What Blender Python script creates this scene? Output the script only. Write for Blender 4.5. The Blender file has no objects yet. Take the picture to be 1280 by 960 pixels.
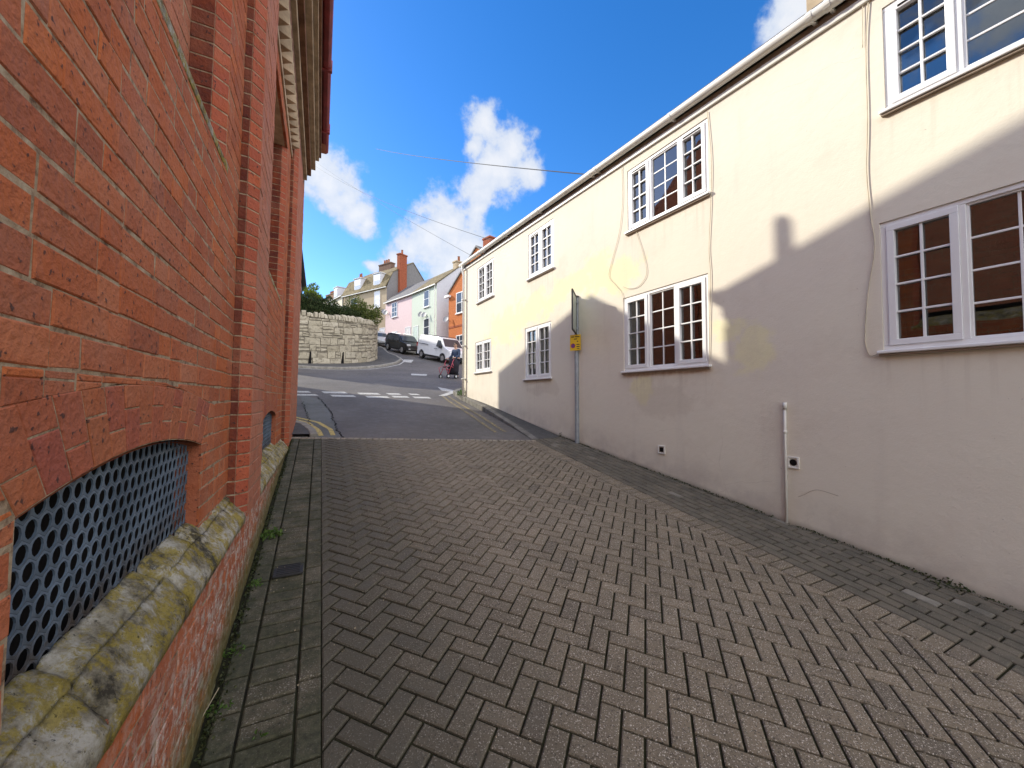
import bpy, bmesh, math, random
from mathutils import Vector, Matrix
from mathutils.noise import noise as pnoise
SC = bpy.context.scene
C = SC.collection
R = math.radians

# ------------------------------------------------------------------ camera, sky, sun, exposure
# frame: X to the right of the lane, Y along the lane, Z up; the ground under the camera is z = 0
F_PX, YAW, PITCH, CAM_H = 490.0, R(26.1), R(2.0), 1.65
cam_d = bpy.data.cameras.new('camera')
cam = bpy.data.objects.new('camera', cam_d); C.objects.link(cam); SC.camera = cam
cam_d.sensor_width = 36.0; cam_d.lens = F_PX / 1280 * 36
cam_d.clip_start = 0.05; cam_d.clip_end = 2000
cam.location = (0, 0, CAM_H)
cam.rotation_euler = (R(90) + PITCH, 0, -YAW)

SUN_EL = R(28.1)
SUN_TRAVEL = Vector((.657 * math.cos(SUN_EL), -.754 * math.cos(SUN_EL), -math.sin(SUN_EL)))
sun_d = bpy.data.lights.new('sun', 'SUN'); sun = bpy.data.objects.new('sun', sun_d); C.objects.link(sun)
sun_d.energy = 2.2; sun_d.angle = R(0.6); sun_d.color = (1.0, .935, .79)
sun.rotation_euler = SUN_TRAVEL.to_track_quat('-Z', 'Y').to_euler()
sun.location = (-20, 20, 30)

SC.view_settings.view_transform = 'Standard'
SC.view_settings.look = 'None'
SC.view_settings.exposure = 1.4
SC.view_settings.gamma = 1
SC.view_settings.use_curve_mapping = False
SKY_STRENGTH = 0.145

# bearings of the camera axes, used for laying out far things from their bearing, height and distance
AX_R = Vector((math.cos(YAW), -math.sin(YAW), 0))
AX_F = Vector((math.sin(YAW) * math.cos(PITCH), math.cos(YAW) * math.cos(PITCH), math.sin(PITCH)))
AX_U = AX_R.cross(AX_F)
EYE = Vector((0, 0, CAM_H))
def bearing(x, y): return AX_F + AX_R * ((x - 640) / F_PX) + AX_U * ((480 - y) / F_PX)
def at(x, y, D): return EYE + bearing(x, y) * D

world = bpy.data.worlds.new('World'); SC.world = world; world.use_nodes = True
def build_world():
    nt = world.node_tree; N = nt.nodes; L = nt.links
    for n in list(N): N.remove(n)
    out = N.new('ShaderNodeOutputWorld'); bg = N.new('ShaderNodeBackground')
    bg.inputs['Strength'].default_value = SKY_STRENGTH
    sky = N.new('ShaderNodeTexSky'); sky.sky_type = 'NISHITA'; sky.sun_disc = False
    sky.sun_elevation = SUN_EL
    d = -SUN_TRAVEL
    sky.sun_rotation = math.atan2(d.x, d.y)
    sky.altitude = 0; sky.air_density = 1.0; sky.dust_density = 0.25; sky.ozone_density = 3.0
    tc = N.new('ShaderNodeTexCoord')
    nrm = N.new('ShaderNodeVectorMath'); nrm.operation = 'NORMALIZE'; L.new(tc.outputs['Generated'], nrm.inputs[0])
    warp = N.new('ShaderNodeTexNoise'); warp.inputs['Scale'].default_value = 9; warp.inputs['Detail'].default_value = 6
    L.new(nrm.outputs[0], warp.inputs['Vector'])
    wsub = N.new('ShaderNodeVectorMath'); wsub.operation = 'SUBTRACT'; wsub.inputs[1].default_value = (.5, .5, .5)
    L.new(warp.outputs['Color'], wsub.inputs[0])
    wsc = N.new('ShaderNodeVectorMath'); wsc.operation = 'SCALE'; wsc.inputs['Scale'].default_value = .06
    L.new(wsub.outputs[0], wsc.inputs[0])
    wadd = N.new('ShaderNodeVectorMath'); wadd.operation = 'ADD'
    L.new(nrm.outputs[0], wadd.inputs[0]); L.new(wsc.outputs[0], wadd.inputs[1])
    puffs = [(392,205,34),(412,228,36),(430,250,30),(446,270,25),(458,284,17),
             (604,158,26),(598,185,17),(642,188,32),(622,215,40),(602,238,30),(658,215,24),(600,262,20),
             (562,286,50),(536,304,44),(588,308,42),(516,306,28),(492,326,22),(470,333,13),(560,335,50),(600,330,40),
             (985,34,24),(1006,12,30),(1040,-25,40)]
    prev = None
    dirs = [(bearing(x, y).normalized(), r / 545 * 1.14) for x, y, r in puffs]
    dirs += [(Vector((-.75, .05, .55)).normalized(), .16)]  # extra puff out of view, added for the windows to reflect
    for c, r in dirs:
        dn = N.new('ShaderNodeVectorMath'); dn.operation = 'DISTANCE'; dn.inputs[1].default_value = c
        L.new(wadd.outputs[0], dn.inputs[0])
        m = N.new('ShaderNodeMath'); m.operation = 'MULTIPLY_ADD'; m.inputs[1].default_value = -1 / r; m.inputs[2].default_value = 1
        L.new(dn.outputs['Value'], m.inputs[0])
        if prev is None: prev = m
        else:
            mx = N.new('ShaderNodeMath'); mx.operation = 'SMOOTH_MAX'; mx.inputs[2].default_value = .25
            L.new(prev.outputs[0], mx.inputs[0]); L.new(m.outputs[0], mx.inputs[1]); prev = mx
    fn = N.new('ShaderNodeTexNoise'); fn.inputs['Scale'].default_value = 24; fn.inputs['Detail'].default_value = 9; fn.inputs['Roughness'].default_value = .6
    L.new(nrm.outputs[0], fn.inputs['Vector'])
    fs = N.new('ShaderNodeMath'); fs.operation = 'MULTIPLY_ADD'; fs.inputs[1].default_value = 1.35; fs.inputs[2].default_value = -.675
    L.new(fn.outputs['Fac'], fs.inputs[0])
    ad = N.new('ShaderNodeMath'); ad.operation = 'ADD'; L.new(prev.outputs[0], ad.inputs[0]); L.new(fs.outputs[0], ad.inputs[1])
    rm = N.new('ShaderNodeMapRange'); rm.interpolation_type = 'SMOOTHSTEP'
    rm.inputs['From Min'].default_value = .06; rm.inputs['From Max'].default_value = .58
    rm.inputs['To Max'].default_value = .93
    L.new(ad.outputs[0], rm.inputs['Value'])
    # cloud colour: bright tops, faintly blue thin places
    cr = N.new('ShaderNodeValToRGB')
    cr.color_ramp.elements[0].position = .1; cr.color_ramp.elements[0].color = (1.5, 1.8, 2.3, 1)
    cr.color_ramp.elements[1].position = .9; cr.color_ramp.elements[1].color = (2.4, 2.45, 2.55, 1)
    L.new(ad.outputs[0], cr.inputs['Fac'])
    # unseen cloud banks added behind the camera to brighten the shade
    pb = None
    for c, r in [((0, -1, .45), .62), ((.85, -.6, .40), .55), ((-.55, -.85, .5), .45), ((.95, -.12, .62), .40), ((.35, -.75, .9), .45), ((-.55, -.5, .85), .50), ((.1, -.35, 1), .5), ((-.9, -.6, .35), .4)]:
        dn = N.new('ShaderNodeVectorMath'); dn.operation = 'DISTANCE'; dn.inputs[1].default_value = Vector(c).normalized(); L.new(wadd.outputs[0], dn.inputs[0])
        m = N.new('ShaderNodeMath'); m.operation = 'MULTIPLY_ADD'; m.inputs[1].default_value = -1 / r; m.inputs[2].default_value = 1; L.new(dn.outputs['Value'], m.inputs[0])
        if pb is None: pb = m
        else:
            mx = N.new('ShaderNodeMath'); mx.operation = 'MAXIMUM'; L.new(pb.outputs[0], mx.inputs[0]); L.new(m.outputs[0], mx.inputs[1]); pb = mx
    ab = N.new('ShaderNodeMath'); ab.operation = 'MULTIPLY_ADD'; ab.inputs[1].default_value = .5; L.new(fs.outputs[0], ab.inputs[0]); L.new(pb.outputs[0], ab.inputs[2])
    rb = N.new('ShaderNodeMapRange'); rb.interpolation_type = 'SMOOTHSTEP'; rb.inputs['From Min'].default_value = .0; rb.inputs['From Max'].default_value = .45; L.new(ab.outputs[0], rb.inputs['Value'])
    # a phone camera's saturated blue
    hs = N.new('ShaderNodeHueSaturation'); hs.inputs['Saturation'].default_value = 1.33; hs.inputs['Value'].default_value = .72; hs.inputs['Hue'].default_value = .508
    L.new(sky.outputs[0], hs.inputs['Color'])
    mix = N.new('ShaderNodeMixRGB'); L.new(rm.outputs[0], mix.inputs['Fac']); L.new(hs.outputs[0], mix.inputs['Color1']); L.new(cr.outputs[0], mix.inputs['Color2'])
    mix2 = N.new('ShaderNodeMixRGB'); mix2.inputs['Color2'].default_value = (6.4, 6.4, 6.9, 1); L.new(rb.outputs[0], mix2.inputs['Fac']); L.new(mix.outputs[0], mix2.inputs['Color1']); mix = mix2
    L.new(mix.outputs[0], bg.inputs['Color']); L.new(bg.outputs[0], out.inputs['Surface'])
build_world()

# ------------------------------------------------------------------ helpers
rnd = random.Random(7)
def terr(X, Y):
    z = .139 * Y
    if Y > 13:
        t = min(Y, 45) - 13
        z += .0018 * t * t + max(Y - 45, 0) * .09
    if Y > 75: z -= (Y - 75) * .15
    if Y < -12: z -= (Y + 12) * .10
    return z
def on_ground(x, y):
    d = bearing(x, y); t = .5
    while t < 150:
        p = EYE + d * t
        if p.z < terr(p.x, p.y): break
        t += .02
    return p
# rendered house wall plane: s runs along it away from the camera, h out of it towards the lane
W_N = math.sqrt(1 + .0025)
W_U = Vector((-.05, 1, 0)) / W_N
W_H = Vector((-1, -.05, 0)) / W_N
W_O = Vector((4.5, 0, 0))
def W(s, z, h=0.0): return W_O + W_U * s + Vector((0, 0, z)) + W_H * h
def on_wall(x, y):
    d = bearing(x, y); t = (W_O - EYE).dot(W_H) / d.dot(W_H)
    p = EYE + d * t
    return (p - W_O).dot(W_U), p.z

class MB:
    def __init__(s): s.v = []; s.f = []; s.m = []; s.cur = 0
    def face(s, pts, m=None):
        i = len(s.v); s.v += [tuple(p) for p in pts]; s.f.append(tuple(range(i, i + len(pts)))); s.m.append(s.cur if m is None else m)
    def add(s, vs, fs):
        i = len(s.v); s.v += [tuple(p) for p in vs]
        for f in fs: s.f.append(tuple(i + k for k in f)); s.m.append(s.cur)
    def hexa(s, p):   # 8 corners: bottom 4 then top 4
        s.add(p, [(3,2,1,0),(4,5,6,7),(0,1,5,4),(1,2,6,5),(2,3,7,6),(3,0,4,7)])
    def box(s, c, d, mat=None):
        x, y, z = d[0]/2, d[1]/2, d[2]/2
        p = [Vector(q) for q in [(-x,-y,-z),(x,-y,-z),(x,y,-z),(-x,y,-z),(-x,-y,z),(x,-y,z),(x,y,z),(-x,y,z)]]
        if mat is not None: p = [mat @ q for q in p]
        s.hexa([q + Vector(c) for q in p])
    def box2(s, a, b): s.box([(a[i]+b[i])/2 for i in range(3)], [abs(b[i]-a[i]) for i in range(3)])
    def tube(s, pts, r, n=8, cap=True):
        pts = [Vector(p) for p in pts]; rs = r if isinstance(r, (list, tuple)) else [r]*len(pts)
        vs = []; fs = []
        up0 = None
        for i, p in enumerate(pts):
            t = (pts[min(i+1, len(pts)-1)] - pts[max(i-1, 0)]).normalized()
            if up0 is None: up0 = Vector((0,0,1)) if abs(t.z) < .9 else Vector((1,0,0))
            a = t.cross(up0)
            if a.length < 1e-4: a = t.cross(Vector((.3,.8,.1)))
            a.normalize(); b = t.cross(a).normalized(); up0 = -b if b.dot(up0) < 0 else b
            for k in range(n):
                q = 2*math.pi*k/n; vs.append(p + (a*math.cos(q) + b*math.sin(q))*rs[i])
        for i in range(len(pts)-1):
            for k in range(n):
                fs.append((i*n+k, i*n+(k+1)%n, (i+1)*n+(k+1)%n, (i+1)*n+k))
        if cap: fs.append(tuple(range(n))[::-1]); fs.append(tuple(range((len(pts)-1)*n, len(pts)*n)))
        s.add(vs, fs)
    def prism(s, poly, fn, h0, h1):  # poly 2d, fn(a,b,h) -> point
        n = len(poly)
        vs = [fn(a, b, h0) for a, b in poly] + [fn(a, b, h1) for a, b in poly]
        fs = [tuple(range(n))[::-1], tuple(range(n, 2*n))] + [(i, (i+1)%n, n+(i+1)%n, n+i) for i in range(n)]
        s.add(vs, fs)
    def block(s, poly, fn, h0, h1, bev):  # a convex 2d tile with a bevelled top
        ins = inset(poly, bev)
        if ins is None: return
        n = len(poly)
        vs = [fn(a,b,h0) for a,b in poly] + [fn(a,b,h1-bev*.8) for a,b in poly] + [fn(a,b,h1) for a,b in ins]
        fs = [tuple(range(2*n, 3*n))]
        for i in range(n):
            j = (i+1)%n
            fs += [(i,j,n+j,n+i), (n+i,n+j,2*n+j,2*n+i)]
        s.add(vs, fs)
    def build(s, name, mats, parent=None, smooth=False, bevel=0, merge=False):
        me = bpy.data.meshes.new(name); me.from_pydata(s.v, [], s.f)
        ms = mats if isinstance(mats, (list, tuple)) else [mats]
        for m in ms: me.materials.append(m)
        me.polygons.foreach_set('material_index', s.m)
        bm = bmesh.new(); bm.from_mesh(me)
        if merge: bmesh.ops.remove_doubles(bm, verts=bm.verts, dist=1e-4)
        bmesh.ops.recalc_face_normals(bm, faces=bm.faces)
        bm.to_mesh(me); bm.free()
        if smooth: me.polygons.foreach_set('use_smooth', [True]*len(me.polygons))
        me.update()
        o = bpy.data.objects.new(name, me); C.objects.link(o)
        if parent is not None: o.parent = parent
        if bevel:
            b = o.modifiers.new('bevel', 'BEVEL'); b.width = bevel; b.segments = 2; b.limit_method = 'ANGLE'; b.angle_limit = R(40)
        return o
def area(p): return .5*sum(p[i][0]*p[(i+1)%len(p)][1]-p[(i+1)%len(p)][0]*p[i][1] for i in range(len(p)))
def ccw(p): return p if area(p) > 0 else p[::-1]
def clip(poly, a, b):   # keep the left of a->b
    out = []; n = len(poly)
    sd = lambda q: (b[0]-a[0])*(q[1]-a[1]) - (b[1]-a[1])*(q[0]-a[0])
    for i in range(n):
        p, q = poly[i], poly[(i+1)%n]; sp, sq = sd(p), sd(q)
        if sp >= 0: out.append(p)
        if sp*sq < 0:
            t = sp/(sp-sq); out.append((p[0]+(q[0]-p[0])*t, p[1]+(q[1]-p[1])*t))
    return out
def clean(p):
    o = []
    for q in p:
        if not o or abs(q[0]-o[-1][0])+abs(q[1]-o[-1][1]) > 1e-4: o.append(q)
    if len(o) > 1 and abs(o[0][0]-o[-1][0])+abs(o[0][1]-o[-1][1]) < 1e-4: o.pop()
    return o
def inter(poly, conv):
    conv = ccw(conv)
    for i in range(len(conv)):
        poly = clip(poly, conv[i], conv[(i+1)%len(conv)])
        if len(poly) < 3: return []
    return poly
def diff(poly, conv):
    conv = ccw(conv); res = []; rest = poly
    if len(inter(poly, conv)) < 3 or abs(area(inter(poly, conv))) < 1e-6: return [poly]
    for i in range(len(conv)):
        a, b = conv[i], conv[(i+1)%len(conv)]
        o = clip(rest, b, a)
        if len(o) >= 3 and abs(area(o)) > 1e-6: res.append(o)
        rest = clip(rest, a, b)
        if len(rest) < 3: break
    return res
def inset(poly, d):
    poly = ccw(clean(poly)); n = len(poly)
    if n < 3 or area(poly) < 4e-4: return None
    out = poly
    for i in range(n):
        a, b = poly[i], poly[(i+1)%n]; l = math.hypot(b[0]-a[0], b[1]-a[1])
        nx, ny = -(b[1]-a[1])/l*d, (b[0]-a[0])/l*d
        out = clip(out, (a[0]+nx, a[1]+ny), (b[0]+nx, b[1]+ny))
        if len(out) < 3: return None
    # keep vertex count equal: offset by lines
    res = []
    for i in range(n):
        p0, p1, p2 = poly[i-1], poly[i], poly[(i+1)%n]
        def ln(a, b):
            l = math.hypot(b[0]-a[0], b[1]-a[1]); nx, ny = -(b[1]-a[1])/l, (b[0]-a[0])/l
            return nx, ny, nx*a[0]+ny*a[1]+d
        a1, b1, c1 = ln(p0, p1); a2, b2, c2 = ln(p1, p2); det = a1*b2-a2*b1
        if abs(det) < 1e-3: res.append((p1[0]+a2*d, p1[1]+b2*d)); continue
        res.append(((c1*b2-c2*b1)/det, (a1*c2-a2*c1)/det))
    for q, p in zip(res, poly):
        if math.hypot(q[0]-p[0], q[1]-p[1]) > d*5: return None
    return res

def tag(o, label=None, cat=None, group=None, kind=None):
    if label: o['label'] = label
    if cat: o['category'] = cat
    if group: o['group'] = group
    if kind: o['kind'] = kind
    return o
def thing(name, label, cat, loc=(0,0,0), rz=0, group=None):
    o = bpy.data.objects.new(name, None); C.objects.link(o); o.location = loc; o.rotation_euler = (0,0,rz); o.empty_display_size = .3
    return tag(o, label, cat, group)
def struct(o): o['kind'] = 'structure'; return o

# ------------------------------------------------------------------ materials
class NT:
    def __init__(s, name):
        s.m = bpy.data.materials.new(name); s.m.use_nodes = True; s.t = s.m.node_tree
        s.b = s.t.nodes['Principled BSDF']; s.out = s.t.nodes['Material Output']
    def n(s, ty, **kw):
        x = s.t.nodes.new('ShaderNode'+ty)
        for k, v in kw.items():
            if k in x.inputs: x.inputs[k].default_value = v
            else: setattr(x, k, v)
        return x
    def l(s, a, b): s.t.links.new(a, b)
    def noise(s, scale, detail=4, rough=.55, vec=None, dim=None):
        x = s.n('TexNoise', Scale=scale, Detail=detail, Roughness=rough)
        if vec is None: vec = s.pos()
        s.l(vec, x.inputs['Vector']); return x.outputs['Fac']
    def pos(s):
        if not hasattr(s, '_p'): s._p = s.n('TexCoord').outputs['Object']
        return s._p
    def ramp(s, fac, stops, interp='LINEAR'):
        x = s.n('ValToRGB'); e = x.color_ramp.elements; x.color_ramp.interpolation = interp
        while len(e) < len(stops): e.new(.5)
        for k, (p, c) in enumerate(stops):
            e[k].position = p; e[k].color = tuple(c)+(1,) if hasattr(c, '__len__') else (c, c, c, 1)
        s.l(fac, x.inputs['Fac']); return x.outputs['Color']
    def mix(s, fac, a, b, mode='MIX'):
        x = s.n('MixRGB', blend_type=mode)
        for k, v in (('Fac', fac), ('Color1', a), ('Color2', b)):
            if hasattr(v, 'is_linked') or hasattr(v, 'links'): s.l(v, x.inputs[k])
            elif k == 'Fac': x.inputs[k].default_value = v
            else: x.inputs[k].default_value = tuple(v)+(1,)
        return x.outputs['Color']
    def math(s, op, a, b=0.0, c=0.0, clamp=False):
        x = s.n('Math', operation=op); x.use_clamp = clamp
        for i, v in enumerate((a, b, c)):
            if hasattr(v, 'links'): s.l(v, x.inputs[i])
            else: x.inputs[i].default_value = v
        return x.outputs[0]
    def sep(s):
        if not hasattr(s, '_s'):
            x = s.n('SeparateXYZ'); s.l(s.pos(), x.inputs[0]); s._s = x.outputs
        return s._s
    def range(s, v, a, b, c=0, d=1):
        x = s.n('MapRange'); x.interpolation_type = 'SMOOTHSTEP'
        for k, q in zip(('From Min','From Max','To Min','To Max'), (a,b,c,d)): x.inputs[k].default_value = q
        s.l(v, x.inputs['Value']); return x.outputs[0]
    def island(s): return s.n('NewGeometry').outputs['Random Per Island']
    def color(s, c):
        if hasattr(c, 'links'): s.l(c, s.b.inputs['Base Color'])
        else: s.b.inputs['Base Color'].default_value = tuple(c)+(1,)
    def bump(s, h, strength=.3, dist=.01):
        x = s.n('Bump', Strength=strength, Distance=dist); s.l(h, x.inputs['Height']); s.l(x.outputs[0], s.b.inputs['Normal'])
    def rough(s, r):
        if hasattr(r, 'links'): s.l(r, s.b.inputs['Roughness'])
        else: s.b.inputs['Roughness'].default_value = r
    def done(s, rough=None, spec=.35, metal=0):
        if rough is not None: s.rough(rough)
        s.b.inputs['Specular IOR Level'].default_value = spec; s.b.inputs['Metallic'].default_value = metal
        return s.m
def simple(name, c, rough=.6, spec=.35, metal=0, var=.18, scale=6, bump=0):
    t = NT(name); f = t.noise(scale, 5)
    lo = tuple(x*(1-var) for x in c); hi = tuple(min(1, x*(1+var)) for x in c)
    t.color(t.ramp(f, [(.3, lo), (.7, hi)]))
    if bump: t.bump(t.noise(scale*8, 4), bump)
    return t.done(rough, spec, metal)

def m_brick(name, cols, smear=0.0, algae=False, pink=0.0, dirt=.35):
    t = NT(name); r = t.island()
    base = t.ramp(r, [(i/(len(cols)-1), c) for i, c in enumerate(cols)])
    f1 = t.noise(9, 6, .65); f2 = t.noise(60, 5, .6); f3 = t.noise(2.2, 4)
    base = t.mix(t.range(f1, .42, .75, 0, .45), base, (.40, .095, .032))
    base = t.mix(t.range(f3, .42, .72, 0, .35+pink), base, (.40, .18, .11))
    base = t.mix(t.range(f2, .58, .72, 0, dirt), base, (.12, .04, .025))
    pits = t.noise(52, 3, .5)
    base = t.mix(t.range(pits, .62, .70, 0, .85), base, (.05, .03, .028))
    if smear:
        w = t.noise(15, 9, .8); z = t.sep()[2]
        low = t.math('SUBTRACT', z, t.math('MULTIPLY', t.sep()[1], .139))
        k = t.range(low, .85, .25, .12, 1)
        base = t.mix(t.math('MULTIPLY', t.range(w, .46, .58, 0, smear), k), base, (.50, .42, .36))
    if algae:
        z = t.sep()[2]; low = t.math('SUBTRACT', z, t.math('MULTIPLY', t.sep()[1], .139))
        wob = t.math('ADD', low, t.math('MULTIPLY', t.math('SUBTRACT', t.noise(5, 6, .7), .5), .45))
        base = t.mix(t.range(wob, .34, .06, 0, .92), base, t.ramp(t.noise(30, 4), [(.3, (.075, .08, .02)), (.7, (.16, .14, .05))]))
    t.color(base)
    t.bump(t.math('ADD', t.math('MULTIPLY', f2, .7), t.math('ADD', t.math('MULTIPLY', pits, .9), t.math('MULTIPLY', f1, 2.0))), .8, .007)
    return t.done(t.range(f1, .3, .7, .75, .95), .25)
RED = [(.37,.098,.036), (.43,.118,.038), (.33,.096,.044), (.48,.135,.040), (.29,.090,.046), (.41,.112,.042), (.43,.145,.065), (.38,.098,.036), (.33,.115,.060)]
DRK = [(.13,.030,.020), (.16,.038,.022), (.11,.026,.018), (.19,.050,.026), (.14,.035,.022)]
M = {}
M['brick'] = m_brick('panel_brick', RED, pink=.12)
M['plinth_brick'] = m_brick('plinth_brick', RED, smear=1.0, algae=True, dirt=.5)
M['dark_brick'] = m_brick('shade_toned_red_brick', DRK, dirt=.3)  # shade of returns and reveals put into the brick colour; pinnacle reuses it
M['chamfer_brick'] = m_brick('chamfer_red_brick', [(.36,.085,.045), (.32,.075,.04), (.42,.105,.05), (.29,.07,.04)], dirt=.3)  # brighter copy for the chamfers, their lighter side put into the colour
M['face_brick'] = m_brick('pilaster_face_brick', [(.40,.15,.09), (.44,.17,.10), (.37,.14,.085)], pink=.3, dirt=.2)
M['voussoir'] = m_brick('arch_brick', [(.36,.115,.05), (.34,.11,.05), (.39,.125,.055), (.31,.085,.055), (.37,.12,.055)], dirt=.5)
def m_mortar():
    t = NT('lime_mortar'); f = t.noise(22, 6, .7)
    c = t.ramp(f, [(.34, (.12, .065, .04)), (.50, (.32, .235, .15)), (.78, (.50, .42, .30))])
    z = t.sep()[2]; low = t.math('SUBTRACT', z, t.math('MULTIPLY', t.sep()[1], .139))
    c = t.mix(t.range(low, .25, .0, 0, .85), c, (.10, .10, .035))
    t.color(c); t.bump(t.noise(150, 3), .5, .004); return t.done(.95, .2)
M['mortar'] = m_mortar()
M['dark_mortar'] = simple('red_mortar', (.30, .17, .11), .95, .2, bump=.3)
def m_sill():
    t = NT('lichened_stone')
    a = t.noise(6.5, 9, .75); b = t.noise(11, 9, .8); c = t.noise(48, 7, .75); d = t.noise(4.0, 8, .8)
    base = t.ramp(a, [(.36, (.055, .047, .032)), (.44, (.20, .175, .12)), (.52, (.38, .345, .26)), (.60, (.54, .51, .43))])
    base = t.mix(t.range(b, .46, .56, 0, .85), base, t.ramp(c, [(.35, (.17, .125, .018)), (.65, (.48, .37, .06))]))
    base = t.mix(t.range(d, .55, .61, 0, .92), base, t.ramp(c, [(.35, (.018, .016, .012)), (.65, (.11, .10, .075))]))
    base = t.mix(t.range(t.noise(16, 8, .8), .60, .66, 0, .85), base, (.50, .48, .42))
    base = t.mix(t.range(c, .58, .66, 0, .85), base, (.028, .025, .018))
    t.color(base); t.bump(t.math('ADD', c, t.math('MULTIPLY', b, 2)), .9, .012); return t.done(.95, .2)
M['sill'] = m_sill()
M['yellow_stone'] = simple('yellow_stone', (.46, .36, .20), .9, .2, var=.25, scale=9, bump=.4)
M['corbel_pale'] = simple('pale_corbel_stone', (.40, .30, .20), .9, .2, var=.3, scale=7, bump=.4)
M['corbel_dark'] = simple('sooty_corbel_brick', (.17, .085, .05), .9, .2, var=.4, scale=7, bump=.4)
M['red_paint'] = simple('red_gutter_paint', (.21, .028, .028), .5, .4, var=.35, scale=5)
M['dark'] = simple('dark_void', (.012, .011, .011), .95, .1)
M['slate'] = simple('slate_roof', (.13, .125, .125), .7, .35, var=.35, scale=4, bump=.3)
M['tile'] = simple('brown_tile_roof', (.17, .10, .06), .85, .25, var=.35, scale=4, bump=.3)
def m_grille():
    t = NT('blue_grey_plastic_mesh'); a = t.noise(5, 6, .7)
    c = t.ramp(a, [(.3, (.055, .078, .105)), (.7, (.15, .20, .26))])
    z = t.sep()[2]; c = t.mix(t.math('MULTIPLY', t.range(z, 1.22, 1.08, 0, 1), t.range(t.noise(9, 6, .7), .35, .6, 0, .9)), c, (.05, .035, .025))
    t.color(c); return t.done(.55, .4)
M['grille'] = m_grille()
def m_render():
    t = NT('cream_painted_render'); s = t.sep()
    # object space: x along the wall, z height
    f = t.noise(.55, 5, .5); g = t.noise(2.4, 7, .65); h = t.noise(11, 6, .65)
    c = t.ramp(f, [(.35, (.735, .675, .575)), (.62, (.765, .715, .595))])
    # fresher yellow repaint where the wall was patched: around the cables, along the middle and at the foot
    def patch(cx, cz, rx, rz):
        dx = t.math('DIVIDE', t.math('SUBTRACT', s[0], cx), rx); dz = t.math('DIVIDE', t.math('SUBTRACT', s[2], cz), rz)
        d = t.math('SQRT', t.math('ADD', t.math('MULTIPLY', dx, dx), t.math('MULTIPLY', dz, dz)))
        return t.range(t.math('ADD', d, t.math('MULTIPLY', t.math('SUBTRACT', g, .5), 3.2)), 1.1, .55, 0, 1)
    p = None
    for q in [(4.9,3.62,.62,.33), (6.0,3.75,.8,.32), (7.3,3.6,1.0,.35), (4.35,1.78,.22,.2), (8.6,3.4,1.2,.5), (2.75,2.2,.28,.25), (5.3,3.9,.5,.28), (3.05,2.45,.22,.2)]:
        m = patch(*q); p = m if p is None else t.math('MAXIMUM', p, m)
    c = t.mix(t.math('MULTIPLY', p, .75), c, (.82, .765, .48))
    # bare grey-brown scuffs below the windows and grime near the foot
    q1 = t.math('MAXIMUM', t.math('MAXIMUM', patch(4.0,1.65,.55,.28), patch(6.8,1.85,.3,.18)), patch(7.2,1.8,.5,.12))
    c = t.mix(t.math('MULTIPLY', q1, .28), c, (.52, .45, .36))
    low = t.math('SUBTRACT', s[2], t.math('MULTIPLY', s[0], .139))
    c = t.mix(t.math('MULTIPLY', t.range(low, .55, .05, 0, 1), t.range(g, .35, .7, .1, .55)), c, (.42, .37, .33))
    c = t.mix(t.range(low, .09, .0, 0, .7), c, (.17, .15, .10))
    streak = t.n('TexNoise', Scale=1.0, Detail=6); mp = t.n('Mapping'); mp.inputs['Scale'].default_value = (5, 1, .5); t.l(t.pos(), mp.inputs[0]); t.l(mp.outputs[0], streak.inputs['Vector'])
    c = t.mix(t.range(streak.outputs['Fac'], .55, .75, 0, .16), c, (.50, .44, .38))
    # drips below the sills
    mp2 = t.n('Mapping'); mp2.inputs['Scale'].default_value = (16, 1, .7); t.l(t.pos(), mp2.inputs[0]); sk = t.n('TexNoise', Scale=1.0, Detail=5); t.l(mp2.outputs[0], sk.inputs['Vector'])
    dr = None
    for x0, x1, z in ((.0, 1.6, 4.13), (-.4, 1.68, 2.02), (3.22, 4.65, 4.18), (3.25, 4.76, 2.02), (6.6, 7.62, 4.23), (6.7, 7.78, 2.02), (9.32, 10.4, 4.29), (9.45, 10.55, 2.32)):
        cx, hw_ = (x0+x1)/2, (x1-x0)/2
        q = t.math('MULTIPLY', t.range(t.math('ABSOLUTE', t.math('SUBTRACT', s[0], cx)), hw_+.02, hw_-.06, 0, 1), t.math('MULTIPLY', t.range(s[2], z-.65, z, 0, 1), t.math('LESS_THAN', s[2], z)))
        dr = q if dr is None else t.math('MAXIMUM', dr, q)
    c = t.mix(t.math('MULTIPLY', dr, t.range(sk.outputs['Fac'], .50, .72, 0, .28)), c, (.45, .38, .30))
    c = t.mix(t.range(t.noise(38, 3, .5), .72, .76, 0, .55), c, (.30, .25, .22))
    under = t.math('MULTIPLY', t.range(t.math('ABSOLUTE', t.math('SUBTRACT', s[0], 4.0)), .78, .70, 0, 1), t.math('MULTIPLY', t.range(s[2], 1.93, 2.0, 0, 1), t.range(s[2], 2.05, 2.02, 0, 1)))
    c = t.mix(t.math('MULTIPLY', under, t.range(h, .3, .6, .2, .8)), c, (.45, .30, .21))
    vo = t.n('TexVoronoi', feature='DISTANCE_TO_EDGE', Scale=1.1); wv = t.n('MixRGB', Fac=.12); t.l(t.pos(), wv.inputs[1]); nn = t.n('TexNoise', Scale=3.5, Detail=8); t.l(t.pos(), nn.inputs['Vector']); t.l(nn.outputs['Color'], wv.inputs[2]); t.l(wv.outputs[0], vo.inputs['Vector'])
    crz = t.math('MULTIPLY', t.range(vo.outputs['Distance'], .004, .0, 0, 1), t.range(f, .54, .66, 0, .22))
    c = t.mix(crz, c, (.40, .34, .27))
    mott = t.noise(1.3, 8, .7); c = t.mix(t.range(mott, .5, .68, 0, .30), c, (.62, .54, .44))
    t.color(c)
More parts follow.
